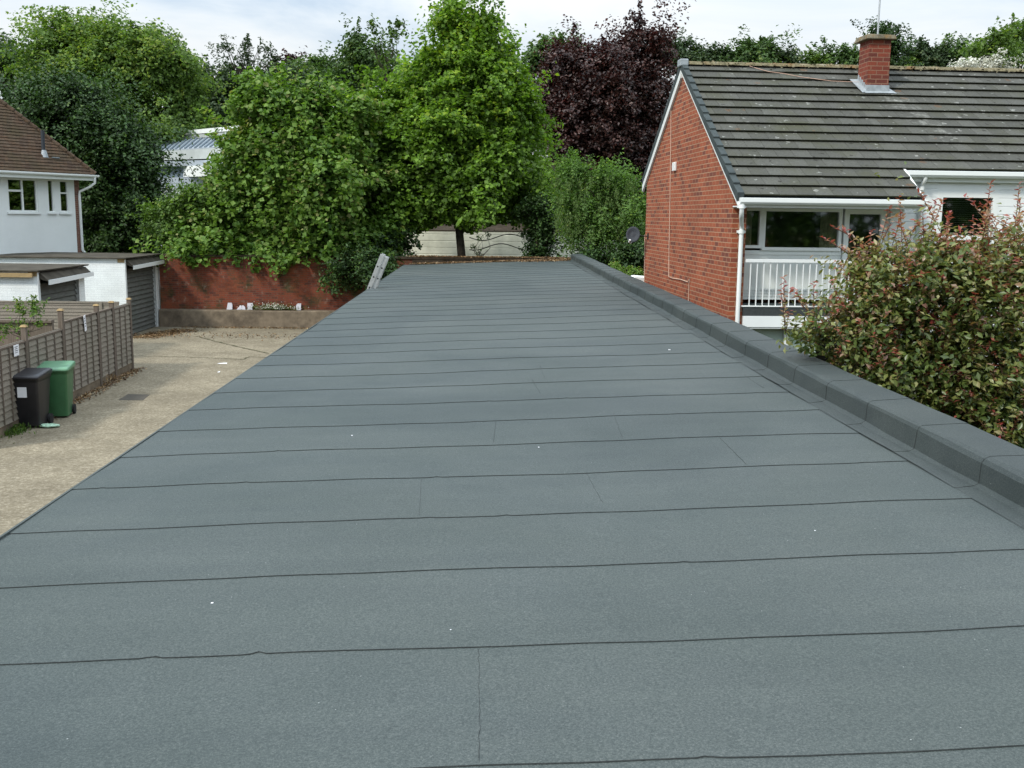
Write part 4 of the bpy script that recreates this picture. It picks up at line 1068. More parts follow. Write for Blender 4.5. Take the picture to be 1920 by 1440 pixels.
for (p, w_, h, k, lb) in offc:
    c = atY(p[0], p[1], 38.42)
    sh = {'quad': [(-.5, 0), (.5, 0), (.45, .75), (.3, 1), (-.35, 1)], 'tri': [(-.5, 0), (.5, 0), (.45, .9), (.1, 1)], 'tri2': [(-.5, 0), (.5, 0), (.3, .6), (0, .95), (-.35, 1)],
          'quad2': [(-.5, 0), (.5, 0), (.5, 1), (-.5, 1)], 'quad3': [(-.3, 0), (.5, 0), (.5, 1), (-.15, 1), (-.5, .7)]}[k]
    m_ = MB(); m_.prism([(x * w_, 0.10 * z, z * h) for x, z in sh], (0, 0.03, 0)); o = m_.build('paving_offcut', SLAB, None, 0.004)
    o.location = (c.x, 38.44, 0.648); tag(o, lb, 'stone offcut', 'pale offcuts on the plinth')
# white flowering alyssum on plinth
c = atY(515, 578, 38.5)
k = 900; pos = np.stack([c.x + rng.normal(0, 0.42, k), 38.5 + rng.uniform(-0.15, 0.05, k), 0.66 + np.abs(rng.normal(0, 0.10, k))], axis=1)
t = empty('wall_flowers', (0, 0, 0), 0, 'low cushion of small white flowers growing on the concrete plinth', 'flowers')
leaf_mesh('foliage', pos, nrm(rng.normal(size=(k, 3))), rng.uniform(0.03, 0.07, k), L_SHRUB, t)
k = 260; pos = np.stack([c.x + rng.normal(0, 0.36, k), 38.46 + rng.uniform(-0.17, 0.0, k), 0.70 + np.abs(rng.normal(0, 0.10, k))], axis=1)
fh_ = leaf_mesh('flower_heads', pos, nrm(rng.normal(size=(k, 3)) * .5 + np.array([0, -0.6, .6])), rng.uniform(0.025, 0.05, k), L_FLOWER, t, 0.9); fh_['kind'] = 'stuff'

# ================================================================== LAP FENCE
P = [atZ(240, 697), atZ(0, 822)]
def fpx(px, py=None):  # fence line in plan: through the two base points
    a, b_ = Vector((P[0].x, P[0].y, 0)), Vector((P[1].x, P[1].y, 0))
    d = (b_ - a).normalized(); n_ = Vector((-d.y, d.x, 0)); return hit(px, 500, a, n_)
fdir = Vector((P[0].x - P[1].x, P[0].y - P[1].y, 0)).normalized()
fang = math.atan2(fdir.y, fdir.x)
posts_px = [-75, 37, 108, 176, 205, 238]
F0 = fpx(posts_px[0])
fence = empty('lap_panel_fence', (F0.x, F0.y, 0), fang, 'weathered waney lap panel fence running along the left of the yard', 'fence')
FM = Matrix.Translation((F0.x, F0.y, 0)) @ Matrix.Rotation(fang, 4, 'Z'); FI = FM.inverted()
nf = FM.to_3x3() @ Vector((0, 1, 0))
def onf(px, py, off=0.0): return FI @ hit(px, py, FM @ Vector((0, off, 0)), nf)
px_x = [(FI @ fpx(p)).x for p in posts_px]
tops = [onf(37, 640).z, onf(37, 640).z, onf(108, 605).z, onf(176, 585).z, onf(205, 575).z, onf(238, 570).z]
ptop = [onf(37, 612).z, onf(37, 612).z, onf(108, 581).z, onf(172, 573).z, onf(205, 566).z, onf(238, 560).z]
print('fence', px_x, tops, ptop)
for i, x in enumerate(px_x):
    m_ = MB(); m_.box(x - 0.05, x + 0.05, -0.055, 0.045, 0, ptop[i] - 0.03); po = m_.build('post', POST_W, fence, 0.006)
    m_ = MB(); m_.hexa([(x - 0.065, -0.07, ptop[i] - 0.029), (x + 0.065, -0.07, ptop[i] - 0.029), (x - 0.065, 0.06, ptop[i] - 0.029), (x + 0.065, 0.06, ptop[i] - 0.029), (x - 0.04, -0.045, ptop[i] + 0.01), (x + 0.04, -0.045, ptop[i] + 0.01), (x - 0.04, 0.035, ptop[i] + 0.01), (x + 0.04, 0.035, ptop[i] + 0.01)])
    m_.build('post_cap', TIMBER_RAW, po)
for i in range(len(px_x) - 1):
    x0, x1 = px_x[i] + 0.052, px_x[i + 1] - 0.052
    zt = min(tops[i], tops[i + 1]) - 0.01 if i != 2 else tops[2]
    zb0 = 0.22
    m_ = MB(); z = zb0; 
    while z < zt - 0.09:
        zh = z + 0.135; n = 10; vs = []
        amp = random.uniform(0.004, 0.014); ph = random.uniform(0, 6)
        for q in range(n + 1):
            xx = x0 + (x1 - x0) * q / n; wv = amp * math.sin(q * 1.1 + ph)
            vs += [(xx, -0.040, z - 0.012 + wv), (xx, -0.028, z - 0.016 + wv), (xx, 0.008, zh + 0.01), (xx, -0.002, zh + 0.01)]
        m_.add(vs, [(4 * q + a_, 4 * q + 4 + a_, 4 * q + 4 + (a_ + 1) % 4, 4 * q + (a_ + 1) % 4) for q in range(n) for a_ in range(4)])
        z += 0.118
    pa = m_.build('lap_panel', FENCE_W, fence)
    m_ = MB(); m_.box(x0, x1, -0.04, 0.02, zt - 0.03, zt)
    nb = max(2, int(round((x1 - x0) / 0.45)))
    for q in range(nb + 1):
        xx = x0 + 0.02 + (x1 - x0 - 0.04) * q / nb; m_.box(xx - 0.012, xx + 0.012, -0.056, -0.037, zb0, zt - 0.031)
    m_.build('batten', POST_W, pa)  # darker post timber paints in the shadow side of the battens
    m_ = MB(); m_.box(x0 - 0.0, x1, -0.025, 0.02, 0.0, zb0 - 0.02); m_.build('gravel_board', PLINTH, fence)
# signs
def sign(c, w_, h, lb, tilt=0.0, red=True):
    t = empty('notice_sign', FM @ Vector((c.x, -0.062, c.z)), fang, lb, 'sign')
    t.rotation_euler = (0, tilt, fang) if not tilt else (Matrix.Rotation(fang, 4, 'Z') @ Matrix.Rotation(tilt, 4, 'Y')).to_euler()
    m_ = MB(); m_.box(-w_ / 2, w_ / 2, -0.006, 0, -h / 2, h / 2); m_.build('board', PAPER, t)
    m_ = MB()
    for q in range(4): m_.box(-w_ * 0.32, w_ * (0.3 - 0.12 * (q % 2)), -0.0085, -0.0065, h * (0.3 - 0.17 * q), h * (0.3 - 0.17 * q) + h * 0.05, 0)
    m_.build('lettering', REDINK if red else GREYPL, t)
sign(onf(24, 657), 0.24, 0.21, 'small white notice on the nearest fence panel above the black bin', 0.0, False)
sign(onf(154, 606), 0.13, 0.36, 'narrow tilted white sign near the top of the lap fence', R(-9), False)
# cross fence behind
a_ = atY(235, 574, 27.6); 
cf = empty('garden_cross_fence', (-13.6, 27.55, 0), 0, 'low faded panel fence running left behind the corner of the lap fence', 'fence')
m_ = MB(); wd = 4.1; zt = 1.80
z = 0.1
while z < zt - 0.06: m_.prism([(0, -0.02, z), (0, -0.008, z), (0, 0.004, z + 0.1), (0, -0.003, z + 0.1)], (wd, 0, 0)); z += 0.09
m_.build('lap_panel', FENCE_W, cf); m_ = MB(); m_.box(0, wd, -0.03, 0.02, zt - 0.03, zt + 0.02)
for x in (0, 1.8, 3.6): m_.box(x, x + 0.07, -0.05, -0.03, 0, zt + 0.02)
m_.build('batten', FENCE_W, cf)
# low wall/rail further left behind the fence
lw = MB(); lw.box(-16, -10.3, 25.2, 25.3, 0, 1.50); lw.box(-16, -10.3, 25.14, 25.34, 1.502, 1.56)
tag(lw.build('garden_rail', POST_W), 'low brown timber screen in the garden behind the lap fence', 'screen')

# ================================================================== WHEELIE BINS
def bin_(name, loc, rzv, body, lid, label, sticker):
    t = empty(name, loc, rzv, label, 'wheelie bin', 'wheelie bins by the fence')
    def ring(w_, d, z, dy=0.0, r_=0.05):
        o = []
        for sx, sy, a0 in ((1, 1, 0), (-1, 1, 90), (-1, -1, 180), (1, -1, 270)):
            for q in range(4):
                a_ = R(a0 + 30 * q); o.append((sx * (w_ / 2 - r_) + r_ * math.cos(a_), dy + sy * (d / 2 - r_) + r_ * math.sin(a_), z))
        return o
    def loft(rings):
        m_ = MB(); n = 16; vs = [p for r_ in rings for p in r_]
        m_.add(vs, [(i * n + j, i * n + (j + 1) % n, (i + 1) * n + (j + 1) % n, (i + 1) * n + j) for i in range(len(rings) - 1) for j in range(n)], 0, True)
        m_.add(rings[0], [tuple(reversed(range(n)))]); m_.add(rings[-1], [tuple(range(n))]); return m_
    b = loft([ring(0.46, 0.48, 0.04, 0.03), ring(0.47, 0.50, 0.16, 0.02), ring(0.50, 0.56, 0.30, 0.01), ring(0.56, 0.70, 0.90, 0), ring(0.57, 0.71, 0.93, 0), ring(0.60, 0.74, 0.935, 0, 0.06), ring(0.60, 0.74, 0.985, 0, 0.06)]).build('body', body, t)
    ld = loft([ring(0.63, 0.80, 0.987, -0.015, 0.05), ring(0.64, 0.81, 1.012, -0.015, 0.05), ring(0.60, 0.76, 1.034, -0.01, 0.06), ring(0.50, 0.62, 1.046, 0.0, 0.06)])
    for i_ in range(len(ld.v)):
        x_, y_, z_ = ld.v[i_]; ld.v[i_] = (x_, y_, z_ + (y_ + 0.4) * 0.075 * (1 if z_ > 1.0 else 0.2))
    ld.build('lid', lid, t)
    m_ = MB(); m_.tube([(-0.26, 0.40, 0.97), (0.26, 0.40, 0.97)], 0.018, 8); m_.box(-0.26, -0.22, 0.36, 0.41, 0.94, 0.985); m_.box(0.22, 0.26, 0.36, 0.41, 0.94, 0.985); m_.build('handle', body, t)
    for s in (-1, 1):
        m_ = MB(); m_.tube([(s * 0.235, 0.27, 0.10), (s * 0.285, 0.27, 0.10)], 0.10, 16); m_.build('wheel', RUBBER, t)
    if sticker:
        m_ = MB(); m_.box(-0.10, 0.07, -0.345, -0.33, 0.62, 0.82); so_ = m_.build('sticker', PAPER, t); so_.rotation_euler = (R(-0), 0, 0)
    return t
b1 = atZ(52, 803); b2 = atZ(98, 787)
bin_('wheelie_bin', (b1.x + .02, b1.y + 0.15, 0.012), R(2), BLACKPL, BLACKPL, 'black wheelie bin with a white label standing by the lap fence', True)
bin_('wheelie_bin', (b2.x + 0.0, b2.y + 0.30, 0.012), R(10), GREENPL, GREENLID, 'green wheelie bin just behind the black one by the lap fence', False)
# squashed bag beside bins
bp = atZ(97, 800)
bm = MB()
def lump(mb, rx, ry, rz_, mi=0, seed=0, nu=14, nv=8):
    vs = []; rr = random.Random(seed)
    for i in range(nv + 1):
        for j in range(nu):
            th = math.pi * i / nv; ph = 2 * math.pi * j / nu; k = 1 + (rr.uniform(-.16, .16) if 0 < i < nv else 0)
            vs.append((rx * k * math.sin(th) * math.cos(ph), ry * k * math.sin(th) * math.sin(ph), rz_ * (1 + k * math.cos(th))))
    mb.add(vs, [(i * nu + j, (i + 1) * nu + j, (i + 1) * nu + (j + 1) % nu, i * nu + (j + 1) % nu) for i in range(nv) for j in range(nu)], mi, True)
lump(bm, 0.20, 0.11, 0.035, 0, 3)
o = bm.build('litter_bag', plain('pale_green_film', (0.42, 0.62, 0.45), 0.3, 0.5, 22, 0.5)); o.location = (bp.x, bp.y - 0.12, 0.014); tag(o, 'crumpled pale green and white bag on the concrete in front of the green bin', 'litter')
# manhole cover and paper scraps
c4 = [atZ(*q) for q in ((222, 751), (268, 752), (281, 741), (240, 740))]
m_ = MB(); m_.add([(p.x, p.y, 0.016) for p in c4] + [(p.x, p.y, 0.0) for p in c4], [(0, 1, 2, 3), (0, 4, 5, 1), (1, 5, 6, 2), (2, 6, 7, 3), (3, 7, 4, 0)]); tag(m_.build('manhole_cover', IRON), 'dark rectangular manhole cover set in the yard beside the fence', 'manhole cover')
for (p, s_, lb) in (((417, 683), 0.13, 'white paper scrap lying in the middle of the yard'), ((410, 699), 0.03, 'tiny white scrap just in front of the larger paper scrap')):
    c = atZ(*p); m_ = MB(); m_.add([(-s_, -.05, 0.02), (s_, -.03, 0.016), (s_ * .9, .06, 0.035), (-s_ * .8, .07, 0.018)], [(0, 1, 2, 3)]); o = m_.build('paper_scrap', PAPER); o.location = (c.x, c.y, 0.004); tag(o, lb, 'litter')
    sm_ = o.modifiers.new('t', 'SOLIDIFY'); sm_.thickness = 0.002
# tiny stones and bits on the felt
m_ = MB()
for (px, py, s_) in ((398, 1133, .005), (1255, 657, .011), (1528, 997, .004), (660, 818, .006), (845, 1183, .003), (1010, 840, .005)):
    q = roofpt(px, py); m_.box(q.x - s_, q.x + s_, q.y - s_ * .8, q.y + s_ * .8, q.z + 0.004, q.z + 0.004 + s_ * .8)
tag(m_.build('roof_grit', PAPER), 'a few pale chips of grit scattered over the felt roof', 'grit', None, 'stuff')

# leaf litter: under brick wall, along fence, far end of roof
def litter(name, label, gens, m=L_LITTER, smin=0.03, smax=0.09, kind='stuff'):
    pos = np.concatenate(gens); n = len(pos)
    o = leaf_mesh(name, pos, nrm(rng.normal(size=(n, 3)) * 0.35 + np.array([0, 0, 1])), rng.uniform(smin, smax, n), m, None, 0.7)
    return tag(o, label, 'leaf litter', None, kind)
def strip(n, a, b_, wdt, zf_=lambda x, y: 0.02, pw=1.0):
    f = rng.random(n) ** pw; a = np.array(a[:2], float); b_ = np.array(b_[:2], float)
    p = a + (b_ - a) * f[:, None] + rng.normal(0, wdt, (n, 2)); z = np.array([zf_(x, y) + abs(rng.normal(0, 0.012)) for x, y in p])
    return np.column_stack([p, z])
g1 = strip(2600, atZ(262, 634), atZ(345, 620), 0.28); g2 = strip(900, (-10.8, 38.1), (-3.2, 38.05), 0.10); g3 = strip(1100, FM @ Vector((px_x[1], -0.15, 0)), FM @ Vector((px_x[-1] + .1, -0.15, 0)), 0.10)
g5 = strip(260, atZ(300, 628), atZ(560, 632), 0.5)
litter('leaf_litter', 'brown fallen leaves drifted along the walls and fence of the yard', [g1, g2, g3, g5])
g4 = strip(5000, (-2.4, 35.35), (2.9, 35.3), 0.12, lambda x, y: rz(x, min(y, 35.4)) + 0.012 + (0.05 * max(0, (y - 35.15))))
g6 = strip(3500, (-2.6, 38.75), (4.5, 38.75), 0.15, lambda x, y: 2.64)
g7 = strip(600, (1.5, 35.0), (2.9, 34.8), 0.25, lambda x, y: rz(x, min(y, 35.4)) + 0.012)
litter('roof_leaf_litter', 'dark brown leaf litter banked against the far end of the felt roof', [g4[g4[:, 1] < 35.43], g6, g7[g7[:, 0] < 2.9]])
# grass tufts at bins
k = 1400; c = atZ(3, 812); pos = np.column_stack([c.x + rng.normal(0, 0.22, k), c.y + rng.normal(0, 0.25, k), rng.uniform(0, 0.12, k)])
tag(leaf_mesh('weeds', pos, nrm(rng.normal(size=(k, 3)) * [1, 1, .3]), rng.uniform(0.05, 0.13, k), L_SHRUB, None, 0.2, dirv=np.tile([0.0, 0, 1.0], (k, 1)) + rng.normal(0, 0.3, (k, 3))), 'tufts of green weeds at the foot of the fence by the bins', 'weeds', None, 'stuff')
c = atZ(186, 718); k = 500; pos = np.column_stack([c.x + rng.normal(0, 0.14, k), c.y + rng.normal(0, 0.3, k), rng.uniform(0, 0.16, k)])
tag(leaf_mesh('dry_grass', pos, nrm(rng.normal(size=(k, 3)) * [1, 1, .3]), rng.uniform(0.08, 0.2, k), L_LITTER, None, 0.12, dirv=np.tile([0.0, 0, 1.0], (k, 1)) + rng.normal(0, 0.5, (k, 3)), tint=rng.uniform(.6, 1, k)), 'pale dry grass tuft at the foot of the lap fence', 'weeds', None, 'stuff')

# ================================================================== FAR BUILDINGS
# metal roofed building behind trees on the left
mbld = empty('metal_roofed_building', (0, 0, 0), 0, 'pale modern building with a ribbed metal roof seen between the trees', 'building')
def dquad(pa, pb, Y0, Y1): return atY(*pa, Y0), atY(*pb, Y1)
YA, YZ = 58.0, 50.0        # left end farther away
def strip_between(mb, l0, r0_, l1, r1_, back=0.4, mi=0):   # quad from pixel corners (left at YA, right at YZ), thickened backwards
    a_, b_, c_, d_ = atY(*l0, YA), atY(*r0_, YZ), atY(*r1_, YZ), atY(*l1, YA)
    mb.prism([a_, b_, c_, d_], (0, back, 0), mi)
m_ = MB(); strip_between(m_, (285, 251), (520, 228), (285, 258), (520, 238), 3.0); m_.v = [(v_[0] * 1.09, v_[1] * 1.09, (v_[2] - 4.15) * 1.09 + 4.15) for v_ in m_.v]; m_.build('roof_fascia', WHITE, mbld)
m_ = MB(); strip_between(m_, (285, 259), (520, 240), (285, 264), (520, 249), 2.6); m_.v = [(v_[0] * 1.09, v_[1] * 1.09, (v_[2] - 4.15) * 1.09 + 4.15) for v_ in m_.v]; m_.build('upper_band', GREYCL, mbld)
# sloped ribbed roof: top edge further back
A0, A1 = atY(285, 283, YA), atY(520, 268, YZ); B0, B1 = atY(285, 266, YA + 4.5), atY(520, 250, YZ + 4)
m_ = MB(); m_.prism([A0, A1, B1, B0], (0, 0, -0.1)); mro = m_.build('roof', METALR, mbld)
m_ = MB()
for q in range(24):
    f = q / 24; p0 = A0.lerp(A1, f); off = (A1 - A0).normalized() * 0
    p1 = B0.lerp(B1, min(1, f + 0.10)); d = (A1 - A0).normalized() * 0.07
    m_.prism([p0 - d, p0 + d, p1 + d, p1 - d], (0, 0, 0.07))
m_.build('standing_seam', METALD, mro)
m_ = MB(); strip_between(m_, (285, 285), (520, 270), (285, 301), (520, 293), 5); m_.build('eave_band', GREYCL, mbld)
m_ = MB(); strip_between(m_, (285, 303), (520, 296), (285, 312), (520, 308), 4.5); m_.build('lower_band', METALR, mbld)
m_ = MB(); strip_between(m_, (334, 312), (397, 309), (334, 332), (397, 330), 4); strip_between(m_, (430, 309), (520, 308), (430, 332), (520, 330), 4); m_.build('wall', RENDERW, mbld)
m_ = MB(); strip_between(m_, (285, 312), (520, 309), (285, 332), (520, 330), 3.5); 
for v_ in range(len(m_.v)): m_.v[v_] = (m_.v[v_][0], m_.v[v_][1] + 0.6, m_.v[v_][2])
m_.build('window_band', METALD, mbld)
m_ = MB(); strip_between(m_, (285, 333), (520, 331), (285, 352), (520, 352), 5); m_.build('lower_roof', METALR, mbld)
m_ = MB(); a_ = atY(285, 352, YA); b_ = atY(520, 352, YZ); m_.prism([a_, b_, (b_.x, b_.y, 0), (a_.x, a_.y, 0)], (0, 5, 0)); m_.build('base_wall', GREYCL, mbld)

# cream boarded building behind the end wall
cr = empty('cream_boarded_shed', (0, 48.5, 0), 0, 'cream boarded outbuilding half hidden behind the maple trunk', 'shed')
c0 = atY(695, 432, 48.5); c1 = atY(1190, 436, 48.5); ztp = c0.z
m_ = MB(); z = 0.0
while z < ztp: m_.prism([(c0.x, -0.03, z), (c0.x, -0.03, min(z + 0.26, ztp)), (c0.x, 0.0, min(z + 0.30, ztp)), (c0.x, 0.1, min(z + 0.3, ztp)), (c0.x, 0.1, z)], (c1.x - c0.x, 0, 0)); z += 0.30
m_.build('boarded_wall', PANEL, cr)
m_ = MB(); m_.prism([(c0.x - .1, -0.04, ztp + 0.002), (c0.x - .1, 2.5, ztp + 0.30), (c0.x - .1, 2.5, ztp + 0.36), (c0.x - .1, -0.04, ztp + 0.05)], (c1.x - c0.x + .2, 0, 0)); m_.build('roof', DARKEARTH, cr)
m_ = MB(); 
for q in range(2):
    pts = []
    for k in range(14):
        px = 880 + k * 8; py = (445 if q == 0 else 463) + 6 * math.sin(k * 0.5 + q) ; pts.append(atY(px, py, 43.8) - Vector((0, 48.5, 0)))
    m_.tube(pts, 0.02, 5)
m_.build('slack_cable', RUBBER, cr)
m_ = MB(); m_.box(c0.x, c1.x, 0.1, 2.4, 0, ztp); m_.build('shell', GREYCL, cr)

# ================================================================== TREES
# (px, py, rx, ry[, dY])
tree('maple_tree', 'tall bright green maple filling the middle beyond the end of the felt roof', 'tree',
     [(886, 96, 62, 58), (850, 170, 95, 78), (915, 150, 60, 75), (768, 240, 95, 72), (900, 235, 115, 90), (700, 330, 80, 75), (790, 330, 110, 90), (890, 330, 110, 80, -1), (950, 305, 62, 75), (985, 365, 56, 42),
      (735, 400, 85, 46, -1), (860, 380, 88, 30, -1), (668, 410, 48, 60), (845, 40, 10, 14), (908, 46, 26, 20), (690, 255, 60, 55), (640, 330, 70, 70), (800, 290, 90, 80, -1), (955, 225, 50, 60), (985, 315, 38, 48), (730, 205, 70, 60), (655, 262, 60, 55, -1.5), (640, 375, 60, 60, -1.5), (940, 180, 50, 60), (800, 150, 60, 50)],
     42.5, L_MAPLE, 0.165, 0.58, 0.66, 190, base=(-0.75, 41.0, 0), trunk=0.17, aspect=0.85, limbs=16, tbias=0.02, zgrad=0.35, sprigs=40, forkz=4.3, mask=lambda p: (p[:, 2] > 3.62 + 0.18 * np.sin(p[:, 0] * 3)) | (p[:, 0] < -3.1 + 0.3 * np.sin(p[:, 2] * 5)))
tree('vine_covered_tree', 'dense rounded tree smothered in large leaved vine overhanging the red brick wall', 'tree',
     [(520, 225, 70, 62), (560, 300, 105, 85), (478, 310, 58, 70), (540, 400, 110, 70), (640, 430, 72, 50), (440, 410, 70, 62), (600, 190, 46, 30), (620, 260, 60, 50), (490, 165, 30, 38), (570, 450, 60, 30, -.6), (470, 455, 60, 26, -.5), (650, 465, 45, 24, -.5), (375, 418, 36, 38), (620, 350, 80, 70, -.5), (660, 215, 40, 36), (400, 478, 52, 22, -.9), (475, 482, 46, 22, -.9), (545, 480, 50, 22, -.9), (560, 492, 14, 12, -.9), (620, 470, 50, 22, -.6)],
     40.0, L_VINE, 0.175, 0.52, 0.58, 150, mask=lambda p: p[:, 2] > 2.12 + 0.26 * np.sin(p[:, 0] * 1.9 + 1) + 0.14 * np.sin(p[:, 0] * 5.3) + 0.10 * np.sin(p[:, 0] * 17 + p[:, 1] * 9), trunk=0.2, aspect=0.9, tbias=0.03, sprigs=30)
tree('overhanging_shrub', 'bushy mid green shrub spilling over the brick wall behind the far white garage', 'shrub',
     [(330, 425, 52, 46), (385, 375, 62, 36), (350, 470, 62, 24), (300, 410, 35, 30), (420, 350, 40, 26)], 40.2, L_SHRUB, 0.12, 0.42, 0.42, 160, trunk=0.1, aspect=0.7, sprigs=18)
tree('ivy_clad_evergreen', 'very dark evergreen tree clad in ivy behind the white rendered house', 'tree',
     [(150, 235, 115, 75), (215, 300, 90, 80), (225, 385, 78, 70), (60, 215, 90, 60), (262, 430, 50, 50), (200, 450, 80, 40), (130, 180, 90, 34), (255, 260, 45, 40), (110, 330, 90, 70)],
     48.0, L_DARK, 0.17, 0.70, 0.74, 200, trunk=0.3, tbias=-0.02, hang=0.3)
tree('lime_tree', 'broad light green domed tree rising above the dark evergreen at upper left', 'tree',
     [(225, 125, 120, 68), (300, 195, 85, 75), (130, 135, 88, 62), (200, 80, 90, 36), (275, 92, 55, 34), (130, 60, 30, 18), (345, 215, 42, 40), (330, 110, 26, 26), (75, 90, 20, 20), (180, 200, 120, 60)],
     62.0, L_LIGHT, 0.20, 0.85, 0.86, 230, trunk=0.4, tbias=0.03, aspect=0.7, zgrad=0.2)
tree('left_edge_tree', 'grey green tree cut by the left edge beside the domed light green tree', 'tree', [(10, 120, 32, 38), (38, 110, 26, 26), (-20, 100, 30, 26)], 72.0, L_MID, 0.26, 0.8, 0.8, 120, trunk=0.25)
tree('shadowy_background_tree', 'dull dark green tree behind the metal roofed building', 'tree', [(405, 185, 55, 58), (440, 165, 50, 42), (500, 205, 60, 60), (370, 150, 25, 26), (420, 230, 60, 40)], 72.0, L_BLUE, 0.26, 0.9, 0.9, 190, trunk=0.3)
tree('straggly_pine', 'straggly sparse topped pine standing against the sky left of centre', 'tree', [(440, 95, 40, 9), (422, 82, 12, 8), (465, 84, 12, 9), (495, 92, 22, 14), (510, 112, 25, 20), (455, 108, 25, 9)], 70.0, L_BLUE, 0.24, 0.36, 0.85, 34, trunk=0.13, sprigs=10, aspect=0.3, lumpy=False)
tree('round_background_tree', 'rounded mid green tree on the skyline left of the maple', 'tree', [(602, 128, 40, 34), (570, 140, 30, 24), (630, 150, 34, 34)], 80.0, L_MID, 0.26, 0.8, 0.75, 160, trunk=0.25)
tree('purple_background_tree', 'small dull purple tree on the skyline beside the rounded green tree', 'tree', [(545, 122, 22, 14), (528, 140, 20, 14)], 86.0, L_COPPER, 0.28, 0.7, 0.7, 110, trunk=0.2)
tree('ragged_background_tree', 'dark ragged topped tree on the skyline just left of the maple', 'tree', [(672, 118, 34, 32), (700, 130, 36, 30), (665, 90, 9, 12), (650, 150, 34, 30), (740, 140, 34, 26)], 70.0, L_MID, 0.24, 0.8, 0.75, 150, trunk=0.25, sprigs=8)
tree('upright_sapling', 'slender upright sapling poking into the sky left of the maple top', 'tree', [(712, 72, 14, 22), (735, 58, 12, 14), (700, 50, 7, 9), (745, 45, 8, 12), (722, 100, 20, 24)], 46.0, L_SHRUB, 0.16, 0.26, 0.5, 22, trunk=0.05, sprigs=6, lumpy=False)
tree('copper_beech', 'large dark purple copper beech left of the brick house', 'tree',
     [(1205, 62, 22, 30), (1190, 125, 50, 46), (1100, 118, 40, 30), (1120, 180, 95, 72), (1065, 170, 55, 62), (1165, 250, 72, 60), (1205, 190, 45, 70), (1070, 110, 32, 30), (1228, 105, 26, 24), (1100, 255, 62, 52), (1190, 320, 50, 45), (1120, 320, 50, 40), (1040, 230, 50, 60), (1215, 160, 34, 50), (1222, 250, 26, 50), (1135, 185, 85, 60), (1178, 98, 26, 24)],
     52.0, L_COPPER, 0.17, 0.60, 0.66, 190, base=(5.6, 52, 0), trunk=0.35, sprigs=46, tbias=0.04)
tree('tall_green_background_tree', 'green tree top showing behind the left shoulder of the copper beech', 'tree', [(1042, 98, 44, 34), (1010, 110, 26, 24), (1060, 130, 40, 30)], 62.0, L_MID, 0.23, 0.7, 0.7, 160, trunk=0.25)
tree('laburnum', 'pale green laburnum with hanging racemes between the copper beech and the satellite dish', 'tree',
     [(1080, 318, 26, 26), (1135, 325, 42, 30), (1098, 380, 50, 42), (1150, 385, 52, 42), (1115, 420, 58, 24), (1185, 400, 30, 60), (1178, 435, 30, 34), (1078, 412, 30, 30)],
     37.0, L_LABUR, 0.105, 0.40, 0.46, 190, base=(4.0, 37.2, 0), trunk=0.09, hang=0.5, sprigs=14, aspect=0.5)
# hanging racemes
lab = [o for o in bpy.data.objects if o.name == 'laburnum'][0]
P_, D_ = [], []
for q in range(170):
    px = rng.uniform(1040, 1200); py = rng.uniform(330, 440); c = atY(px, py, 37 + rng.uniform(-1.1, -0.2)) - Vector(lab.location)
    L_ = rng.uniform(0.2, 0.5); k = 22; s_ = rng.random(k)
    P_.append(np.array(c) + np.column_stack([rng.normal(0, 0.035, k), rng.normal(0, 0.035, k), -s_ * L_]))
P_ = np.concatenate(P_); k = len(P_)
leaf_mesh('racemes', P_, nrm(rng.normal(size=(k, 3)) * [1, 1, .3]), rng.uniform(0.05, 0.10, k), L_POD, lab, 0.5, dirv=np.tile([0, 0, 1.0], (k, 1)) + rng.normal(0, .3, (k, 3)))
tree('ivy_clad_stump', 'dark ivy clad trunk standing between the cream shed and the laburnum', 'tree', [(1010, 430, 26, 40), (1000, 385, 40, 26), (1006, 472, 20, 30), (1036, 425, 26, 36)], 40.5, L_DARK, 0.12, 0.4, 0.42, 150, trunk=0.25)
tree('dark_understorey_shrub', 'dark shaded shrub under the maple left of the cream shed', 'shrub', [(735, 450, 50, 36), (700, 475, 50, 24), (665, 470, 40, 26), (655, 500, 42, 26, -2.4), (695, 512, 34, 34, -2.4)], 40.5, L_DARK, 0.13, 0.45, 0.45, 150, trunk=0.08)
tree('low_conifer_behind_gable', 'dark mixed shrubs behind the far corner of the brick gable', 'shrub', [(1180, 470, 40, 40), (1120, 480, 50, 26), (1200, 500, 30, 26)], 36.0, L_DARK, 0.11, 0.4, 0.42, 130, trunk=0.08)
tree('small_bare_sapling', 'small thin sapling in front of the cream shed wall', 'sapling', [(900, 446, 8, 8), (886, 462, 6, 5), (914, 440, 6, 4), (898, 474, 10, 7)], 39.3, L_DARK, 0.08, 0.12, 0.3, 12, trunk=0.025, lumpy=False)
